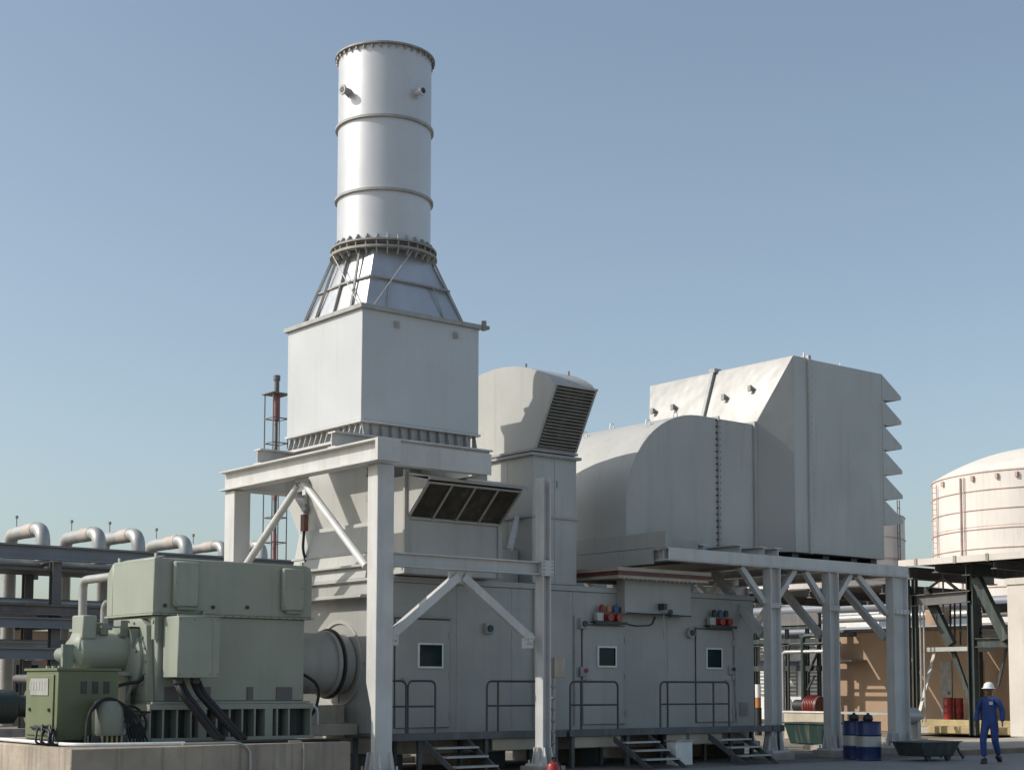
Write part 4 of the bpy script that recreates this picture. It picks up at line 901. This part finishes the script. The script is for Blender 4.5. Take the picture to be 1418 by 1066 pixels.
# large pale pipes crossing behind
for k, (yy, r_, X_) in enumerate(((800,.33,49.5),(832,.2,49.5),(848,.16,49.5),(866,.12,49.0))):
    a = at(1380, yy, X=X_)
    tag(MB().tube([(X_,16,a.z),(X_,31.5 if k == 0 else 46,a.z)], r_, 14).build('pipe', ['white','rack','insul','rack'][k]), ['thick white overhead pipe left of the white pier','blue grey overhead pipe just above the tan building','lower pale grey overhead pipe above the tan building','thin grey pipe skimming the tan building roof'][k], 'pipe')
# tan building
BX = 47.4
y0_, y1_ = at(1400, 900, X=BX).y-8, at(1158, 900, X=BX).y
tb_ = thing('tan_building', (BX+4,34,0), 'long low orange tan building behind the right platforms', 'building')
MB().box(BX,BX+7,y0_,y1_,0,3.75).build('wall', 'tan', tb_, bevel=.02)
MB().box(BX-.12,BX+7.1,y0_-.1,y1_+.1,3.75,3.87).build('roof', 'rackd', tb_)
for px0, px1 in ((1236,1248),(1302,1318),(1352,1362)):
    ya, yb = at(px1,900,X=BX).y, at(px0,900,X=BX).y
    f_ = MB().box(BX-.04,BX-.002,ya,yb,.5,2.6).build('door', 'rim', tb_)
    MB().box(BX-.06,BX-.041,ya+.1,ya+.16,1.4,1.5).build('door_handle', 'dark', f_)
MB().box(BX-.9,BX-.01,at(1200,900,X=BX).y,at(1170,900,X=BX).y,2.62,2.70).build('awning', 'rim', tb_)
MB().cyl((BX+2,35,3.87),(BX+2,35,4.6),.5,20).build('roof_vent', 'tan', tb_)
# yellow kerbs
for k, (X_, z0, z1, lab) in enumerate(((43.8,.12,.36,'near faded yellow kerb wall left of the white pier'),(46.2,.12,.52,'far faded yellow kerb wall below the red drums'))):
    tag(MB().box(X_,X_+.35,18,at(1262 if k else 1284,1000,X=X_).y,z0,z1).build('yellow_kerb', 'yellow', bevel=.02), lab, 'kerb')
b = MB(); b.box(44.16,46.19,18,33,.1,.3); tag(b.build('footway', 'walk'), kind='structure')
# red drums
def drum(x, y, z, r_, h, m_, lab, g_=None, band=None):
    t = thing('oil_drum', (x,y,z), lab, 'drum', g_)
    q = MB(); prof = [(0,0),(r_,0),(r_+.012,.012),(r_,.03)]
    for f_ in (.33,.66): prof += [(r_,h*f_-.03),(r_+.014,h*f_),(r_,h*f_+.03)]
    prof += [(r_,h-.03),(r_+.012,h-.012),(r_,h),(r_-.02,h),(r_-.02,h-.02),(0,h-.02)]
    q.lathe(prof, (x,y,z), 28); q.build('shell', m_, t)
    MB().cyl((x+r_*.55,y,z+h-.02),(x+r_*.55,y,z+h+.01),.035,8).build('bung', 'insul', t)
    if band: MB().lathe([(r_+.003,h*.36),(r_+.004,h*.62)], (x,y,z), 28).build('white_band', band, t)
    return t
a = at(1312,990,X=46.35); c = at(1324,990,X=46.6)
drum(46.4,a.y,.52,.17,.78,'red','bright red drum on the yellow kerb, the left one of two','red drums by the tan building')
drum(46.75,c.y,.52,.17,.76,'red','darker red drum on the yellow kerb, the right one of two','red drums by the tan building')
p = at(1184,1046,Y=22.65); drum(28.82,22.78,.01,.28,.88,'blue','blue drum with white band, the rear one close to the platform column', 'blue and white drums', 'insul')
drum(28.60,22.22,.01,.28,.88,'blue','blue drum with white band, the front one of the pair', 'blue and white drums', 'insul')
for x, y, lab in ((28.82,22.78,'black funnel standing on the rear blue drum'),(28.64,22.24,'black funnel standing on the front blue drum')):
    tag(MB().lathe([(0,.0),(.09,.0),(.12,.06),(.1,.14),(.03,.17),(.03,.2),(0,.2)], (x-.03,y,.885), 14).build('funnel', 'black'), lab, 'funnel')
# green skip / trolley on its side
t = thing('green_trolley', (29.3,21.4,0), 'low dark green tipping trolley beside the right platform column', 'trolley')
tx, ty = 28.85, 21.35
q = MB(); q.hexa([(tx+.15,ty-.35,.12),(tx+1.25,ty-.35,.10),(tx+1.25,ty+.35,.10),(tx+.15,ty+.35,.12)], [(tx,ty-.42,.42),(tx+1.45,ty-.42,.42),(tx+1.45,ty+.42,.42),(tx,ty+.42,.42)]); q.build('tub', 'dkgreen', t, bevel=.02)
MB().box(tx-.03,tx+1.48,ty-.45,ty+.45,.42,.445).build('rim', 'dkgreen', t)
for x in (tx+.35, tx+1.1):
    MB().lathe([(0,-.03),(.09,-.03),(.1,0),(.09,.03),(0,.03)], (x,ty-.3,.1), 16, 'y').build('wheel', 'black', t)
MB().bar((tx+1.4,ty-.3,.36),(tx+1.72,ty-.3,.05),.05).bar((tx+1.4,ty+.3,.36),(tx+1.72,ty+.3,.05),.05).build('handle', 'dark', t)
t = thing('valve_stand', (33,24.2,0), 'small pale pump with a valve wheel behind the dark green trolley', 'pump')
vx, vy = 34.2, 25.3
MB().box(vx-.5,vx+.5,vy-.3,vy+.3,.12,.3).box(vx-.4,vx-.25,vy-.2,vy+.2,.3,.75).box(vx+.2,vx+.35,vy-.2,vy+.2,.3,.75).build('stand', 'insul', t)
MB().lathe([(0,-.5),(.2,-.5),(.22,-.4),(.22,.35),(.12,.45),(.12,.55),(0,.55)], (vx,vy,.9), 20, 'x').build('motor', 'insul', t)
MB().lathe([(.10,0),(.13,0),(.13,.03),(.10,.03),(.10,0)], (vx-.55,vy,1.2), 20, 'z').build('valve_wheel', 'rim', t)
MB().cyl((vx-.55,vy,.3),(vx-.55,vy,1.2),.03,8).build('spindle', 'rim', t)

# clutter behind the middle columns
wb = thing('white_office', (60,52,0), 'pale far building with louvred windows between the first two platform columns', 'building')
a = at(1084,950,d=82); c = at(1150,950,d=82)
X_ = 60.0; ya, yb = at(1150,950,X=X_).y, at(1040,950,X=X_).y
MB().box(X_,X_+8,ya-3,yb+2,0,5.6).build('wall', 'white', wb); MB().box(X_-.2,X_+8.2,ya-3.2,yb+2.2,5.6,5.8).build('roof', 'rim', wb)
for k in range(5):
    y = ya-1+k*1.55
    for z in (1.2, 3.4):
        f_ = MB().box(X_-.05,X_-.005,y,y+.95,z,z+1.2).build('window', 'rim', wb); q = MB()
        for j in range(6): q.box(X_-.08,X_-.051,y+.04,y+.91,z+.08+j*.19,z+.16+j*.19)
        q.build('louvre', 'white', f_)
sf = thing('pipe_support_frame', (44,37,0), 'dark steel pipe support frame with small platforms behind the first platform columns', 'steel frame')
X_ = 46.0
def pxy(px): return at(px, 900, X=X_).y
for px in (1046, 1062, 1090, 1118, 1134):
    MB().ibeam((X_,pxy(px),0),(X_,pxy(px),4.2),.12,.12,.02,up=(0,1,0)).build('post', 'dark', sf)
for yy, h_ in ((858,.5),(868,.15),(888,.22),(892,.1),(925,.2)):
    z = at(1110, yy, X=X_).z; MB().box(X_-.1,X_+.1,pxy(1136),pxy(1040),z-h_/2,z+h_/2).build('beam', 'rackd' if h_ > .3 else 'dkgreen', sf)
for a_, c_ in (((1135,898),(1120,930)),((1118,955),(1128,935))):
    MB().bar(at(*a_, X=X_-.15), at(*c_, X=X_-.15), .07).build('brace', 'dark', sf)
for k, (px, yy, r_) in enumerate(((1098,0,.07),(1106,0,.05),(1126,0,.09))):
    y = pxy(px); tag(MB().tube([(X_-.6,y,0),(X_-.6,y,3.0+k*.3),(X_-.6,y-2.5,3.0+k*.3)], r_, 10, .2).build('pipe', ['insul','dark','dkgreen'][k]), ['light grey pipe bending right behind the first platform column','thin black pipe bending right near the pale far building','dark green pipe bending right near the red motor'][k], 'pipe')
t = thing('motor', (44,0,0), 'red motor with a black coupling between the first two platform columns', 'motor')
p = at(1127,985,X=44.5); t.location = (44.5,p.y,0)
MB().lathe([(0,-.35),(.36,-.35),(.38,-.25),(.38,.25),(.3,.35),(0,.35)], (44.5,p.y,.95), 24, 'y').build('housing', 'maroon', t)
for k in range(6): MB().lathe([(.385,-.22+k*.08),(.41,-.22+k*.08),(.41,-.2+k*.08),(.385,-.2+k*.08)], (44.5,p.y,.95), 24, 'y').build('cooling_fin', 'red', t)
MB().cyl((44.5,p.y+.35,.95),(44.5,p.y+.85,.95),.24,16).box(44.2,44.8,p.y-.3,p.y+1.0,.1,.55).build('coupling', 'black', t)
t = thing('low_wall', (40,34,0), 'low cream wall behind the first platform columns', 'wall')
MB().box(38.0,38.25,at(1145,1000,X=38).y,at(1085,1000,X=38).y,0,.85).build('panel', 'beige', t, bevel=.02); MB().box(37.97,38.28,at(1145,1000,X=38).y-.03,at(1085,1000,X=38).y+.03,.85,.9).build('coping', 'pier', t)
t = thing('teal_bin', (35,28,0), 'teal green bin on the ground between the first two platform columns', 'bin')
q = MB(); p = at(1122,1018,X=35); q.hexa([(34.8,p.y-.6,.02),(35.4,p.y-.6,.02),(35.4,p.y+.6,.02),(34.8,p.y+.6,.02)], [(34.7,p.y-.75,.6),(35.5,p.y-.75,.6),(35.5,p.y+.75,.6),(34.7,p.y+.75,.6)]); M['teal'] = mat('teal paint', (.006,.03,.028), .5, 0, .15, 3, .2, bump=0); q.build('tub', 'teal', t, bevel=.02)
MB().box(34.66,35.54,p.y-.79,p.y+.79,.6,.64).build('rim', 'teal', t)
# yellow-black bollard seen at the enclosure's right end
p = at(1050,990,X=40)
t = thing('marker_post', (40,p.y,0), 'orange and white topped dark post just right of the enclosure', 'post')
MB().cyl((40,p.y,0),(40,p.y,.95),.12,14).build('post', 'black', t); MB().cyl((40,p.y,.95),(40,p.y,1.3),.10,14).build('orange_sleeve', 'orange', t); MB().cyl((40,p.y,1.3),(40,p.y,1.75),.10,14).build('white_sleeve', 'white', t)
# small yard debris right of the column
for k, (px, py, sz, m_, lab) in enumerate(((1216,1000,.22,'white','white lump of wrapping near the middle platform column'),(1222,1022,.2,'beige','cream sack on the ground left of the right column'),(1238,1008,.25,'rackd','dark grey bag left of the right platform column'))):
    p = at(px, py, X=36.5); q = MB(); q.lathe([(0,0),(sz,.0),(sz*1.15,sz*.4),(sz*.8,sz*.9),(sz*.3,sz*1.1),(0,sz*1.1)], (36.5,p.y,.12 if p.y < 27.1 else 0), 9); tag(q.build('sack', m_), lab, 'sack')
t = thing('work_table', (37.5,29,0), 'low steel work table behind the blue drums', 'table')
p = at(1205,990,X=37.5)
MB().box(37.2,37.9,p.y-1.1,p.y+.9,.85,.92).build('table_top', 'insul', t)
for sx in (37.25,37.85):
    for sy in (p.y-1.05,p.y+.85): MB().box(sx-.03,sx+.03,sy-.03,sy+.03,0,.85).build('leg', 'dark', t)

# ============================================================ PERSON
pe = thing('person', (29.53,19.64,.004), 'man in royal blue overalls and a white hard hat walking with one arm swinging', 'person')
HEAD = math.atan2(-19.64+2, -29.5)           # faces roughly towards the camera
pe.rotation_euler.z = HEAD + math.pi/2 - .25      # local -Y is forward
def skin_obj(name, verts, edges, radii, m_, root_i=0, sub=2):
    me = bpy.data.meshes.new(name); me.from_pydata(verts, edges, []); me.update()
    o = bpy.data.objects.new(name, me); COL.objects.link(o); o.parent = pe
    md = o.modifiers.new('skin', 'SKIN'); md.use_smooth_shade = True
    for i, r_ in enumerate(radii): me.skin_vertices[0].data[i].radius = (r_, r_) if not isinstance(r_, tuple) else r_
    me.skin_vertices[0].data[root_i].use_root = True
    sb = o.modifiers.new('sub', 'SUBSURF'); sb.levels = sub; sb.render_levels = sub
    me.materials.append(M[m_]); return o
def skel(off):      # joints; off grows the cloth over the body
    V = []; E = []; Rr = []
    def a(p, r_, parent=None):
        V.append(p); Rr.append(tuple(x+off for x in r_) if isinstance(r_, tuple) else r_+off)
        if parent is not None: E.append((parent, len(V)-1))
        return len(V)-1
    pel = a((0,0,.95), (.165,.115)); wa = a((0,-.01,1.10), (.15,.105), pel); ch = a((0,-.01,1.28), (.18,.125), wa); sh = a((0,.0,1.42), (.12,.085), ch)
    out = {'pel': pel, 'sh': sh}
    # arms: figure's left (+x on screen right) hangs, the other slightly bent back
    for s, eb, wr, nm in ((-1, (-.285,.06,1.13), (-.27,-.14,.92), 'r'), (1, (.27,.05,1.16), (.29,-.05,.92), 'l')):
        s0 = a((s*.12,0,1.415), .07, sh); s1 = a((s*.185,0,1.375), .066, s0); e1 = a(eb, .058, s1); w1 = a(wr, .047, e1); out[nm] = w1
    for s, kn, an, nm in ((-1, (-.115,-.14,.52), (-.10,-.13,.14), 'rf'), (1, (.10,.02,.50), (.11,.24,.18), 'lf')):
        h1 = a((s*.095,0,.86), .105, pel); k1 = a(kn, .075, h1); a1 = a(an, .058, k1); out[nm] = a1
    return V, E, Rr, out, a
# body: one continuous skinned mesh with head, hands and fingers
V, E_, Rr, o_, add = skel(-.028)
nk = add((0,-.01,1.49), .075, o_['sh']); hd0 = add((0,-.03,1.545), (.10,.105), nk); hd = add((0,-.03,1.61), (.122,.135), hd0); ht = add((0,-.02,1.68), (.115,.128), hd); tp = add((0,-.01,1.73), (.07,.08), ht)
add((0,-.135,1.60), .013, hd)    # nose
for s in (-1, 1): add((s*.088,-.01,1.62), .014, hd)   # ears
for nm, s in (('r', -1), ('l', 1)):
    w_ = V[o_[nm]]; pm = add((w_[0]+s*.005, w_[1]-.015, w_[2]-.075), (.034,.05), o_[nm])
    p0 = V[pm]
    for k, (dy, ln) in enumerate(((-.03,.075),(-.01,.085),(.01,.08),(.03,.062))):
        f1 = add((p0[0]+s*.002, p0[1]+dy, p0[2]-.045), .012, pm); add((p0[0]-s*.014, p0[1]+dy*1.1-.008, p0[2]-.045-ln*.8), .0095, f1)
    t1 = add((p0[0]-s*.01, p0[1]-.045, p0[2]+.0), .0095, pm); add((p0[0]-s*.018, p0[1]-.062, p0[2]-.04), .008, t1)
skin_obj('body', V, E_, Rr, 'skin', 0, 2)
V, E_, Rr, o_, add = skel(.006)
add((0,-.005,1.475), .07, o_['sh'])
skin_obj('overalls', V, E_, Rr, 'overall', 0, 2)
# hard hat, boots, small facial features
M_ = MB(); M_.lathe([(.128,0),(.125,.02),(.122,.05),(.105,.095),(.07,.125),(.03,.138),(0,.14)], (29.53,19.64+0,1.655), 28)
hh = M_.build('hard_hat', 'white', pe); hh.data.transform(Matrix.Translation((0,-.02,0))@Matrix.Diagonal((.92,1.08,1,1)))
M_ = MB(); M_.lathe([(.09,.0),(.135,.0),(.15,-.008),(.15,.004),(.12,.012)], (29.53,19.64,1.658), 28); hb_ = M_.build('hat_brim', 'white', hh); hb_.location = (0,0,0); hb_.data.transform(Matrix.Translation((0,-.03-0,0))); hb_.parent = pe; hb_.name = 'hat_brim'
for nm, (ax_, ay_, az_), tilt in (('boot', (-.10,-.13,.0), 0), ('boot', (.11,.24,.055), -.55)):
    q = MB()
    pts = [(-.05,.07,0),(.05,.07,0),(.055,-.10,0),(.035,-.19,0),(-.035,-.19,0),(-.055,-.10,0)]
    top_ = [(-.045,.06,.13),(.045,.06,.13),(.045,-.05,.12),(.03,-.16,.06),(-.03,-.16,.06),(-.045,-.05,.12)]
    q.hexa(pts, top_); o = q.build(nm, 'black', pe, bevel=.012); 
    # rebuild in local space
    me = o.data; me.transform(Matrix.Translation(Vector(pe.location)))
    me.transform(Matrix.Translation((ax_,ay_,az_))@Matrix.Rotation(tilt, 4, 'X'))
q = MB()
for s in (-1, 1): q.cyl((s*.03,-.118,1.635),(s*.03,-.128,1.635),.011,8)
q.bar((-.025,-.119,1.565),(.025,-.119,1.565),.006,.008); o = q.build('face_details', 'black', pe); o.data.transform(Matrix.Translation(Vector(pe.location)))
q = MB(); q.box(.04,.12,-.155,-.142,1.29,1.36); o = q.build('name_patch', 'insul', pe); o.data.transform(Matrix.Translation(Vector(pe.location)))

# ============================================================ surface detail: seams, bolts, plates
def bolts(name, pts, parent, m_='rib', r_=.02, axis='y', d=.03):
    for p in pts:
        p = Vector(p); v = {'y': Vector((0,-d,0)), 'x': Vector((-d,0,0)), 'z': Vector((0,0,-d))}[axis]
        MB().cyl(p, p+v, r_, 6).build(name, m_, parent)
# silencer box: cladding seams and rivets
# filter house seams and rivets
bolts('rivet', [(FHX0+.68,FHY0,FHZ0+.2+k*.2) for k in range(23)], fh, 'wall', .012, 'y', .008)
bolts('rivet', [(FHX1-.08,FHY0,FHZ0+.2+k*.2) for k in range(22)], fh, 'wall', .012, 'y', .008)
# intake duct seams
# riser and head seams
MB().box(21.36,21.37,24.854,24.87,3.9,6.55).build('panel_seam', 'wall', vd)
MB().box(20.735,20.75,25.7,25.71,3.9,6.55).build('panel_seam', 'wall', vd)
bolts('flange_bolt', [(20.74+k*.1,24.80,6.60) for k in range(13)], vd, 'rib', .014, 'z', .03)
# enclosure: horizontal waist seam, rivets, drip strip over the doors
MB().box(EX0+.02,EX1-.02,EY0-.004,EY0+.01,3.28,3.29).build('waist_seam', 'rib', en)
for x0_, x1_ in ((17.05,18.47),(21.95,23.0),(25.45,26.75)): MB().box(x0_,x1_,EY0-.10,EY0-.003,3.03,3.045).build('drip_strip', 'wall', en)
bolts('rivet', [(EX0+.12+k*.24,EY0,3.62) for k in range(44)], en, 'rib', .011, 'y', .008)
# generator: split-flange bolts, data plate, cover screws
bolts('flange_bolt', [(gx0+.12+k*.16,gy0-.045,2.945) for k in range(20)], ge, 'greend', .018, 'y', .02)
bolts('cover_screw', [(x,gy0-.13,z) for x in (12.47,12.88,14.69,15.08) for z in (3.14,3.5,3.84)], ge, 'greend', .014, 'y', .012)
bolts('terminal_box_screw', [(x,24.35,z) for x in (12.33,12.6,12.9,13.05) for z in (1.88,2.84)], ge, 'greend', .013, 'y', .012)
# frame: bolts on gussets and splices
bolts('gusset_bolt', [(17.2+k*.13,22.965,3.76) for k in range(4)]+[(17.3,22.965,3.68),(17.48,22.965,3.68)], fr, 'rim', .016, 'y', .02)
bolts('splice_bolt', [(x,22.79,z) for x in (19.31,19.52) for z in (3.88,3.96,4.04,4.11)], fr, 'rim', .014, 'y', .02)
bolts('splice_bolt', [(15.50+a,22.80,z) for a in (0,.1,.2,.28) for z in (5.76,5.86,5.96,6.05)], fr, 'rib', .013, 'y', .015)
bolts('brace_bolt', [(x,22.93,z) for x in (15.82,15.9,19.02,19.1) for z in (2.5,2.6)], fr, 'rim', .015, 'y', .02)
bolts('seat_bolt', [(15.405,25.3+k*.12,5.62) for k in range(4)], fr, 'rim', .016, 'x', .02)
for xx in (26.87, 28.98, 31.45):
    w_ = .35 if xx < 31 else .6
    bolts('splice_bolt', [(xx+.05+k*(w_-.1)/3,23.585,z) for k in range(4) for z in (3.53,3.59)], pf, 'rim', .012, 'y', .015)
# door window gaskets
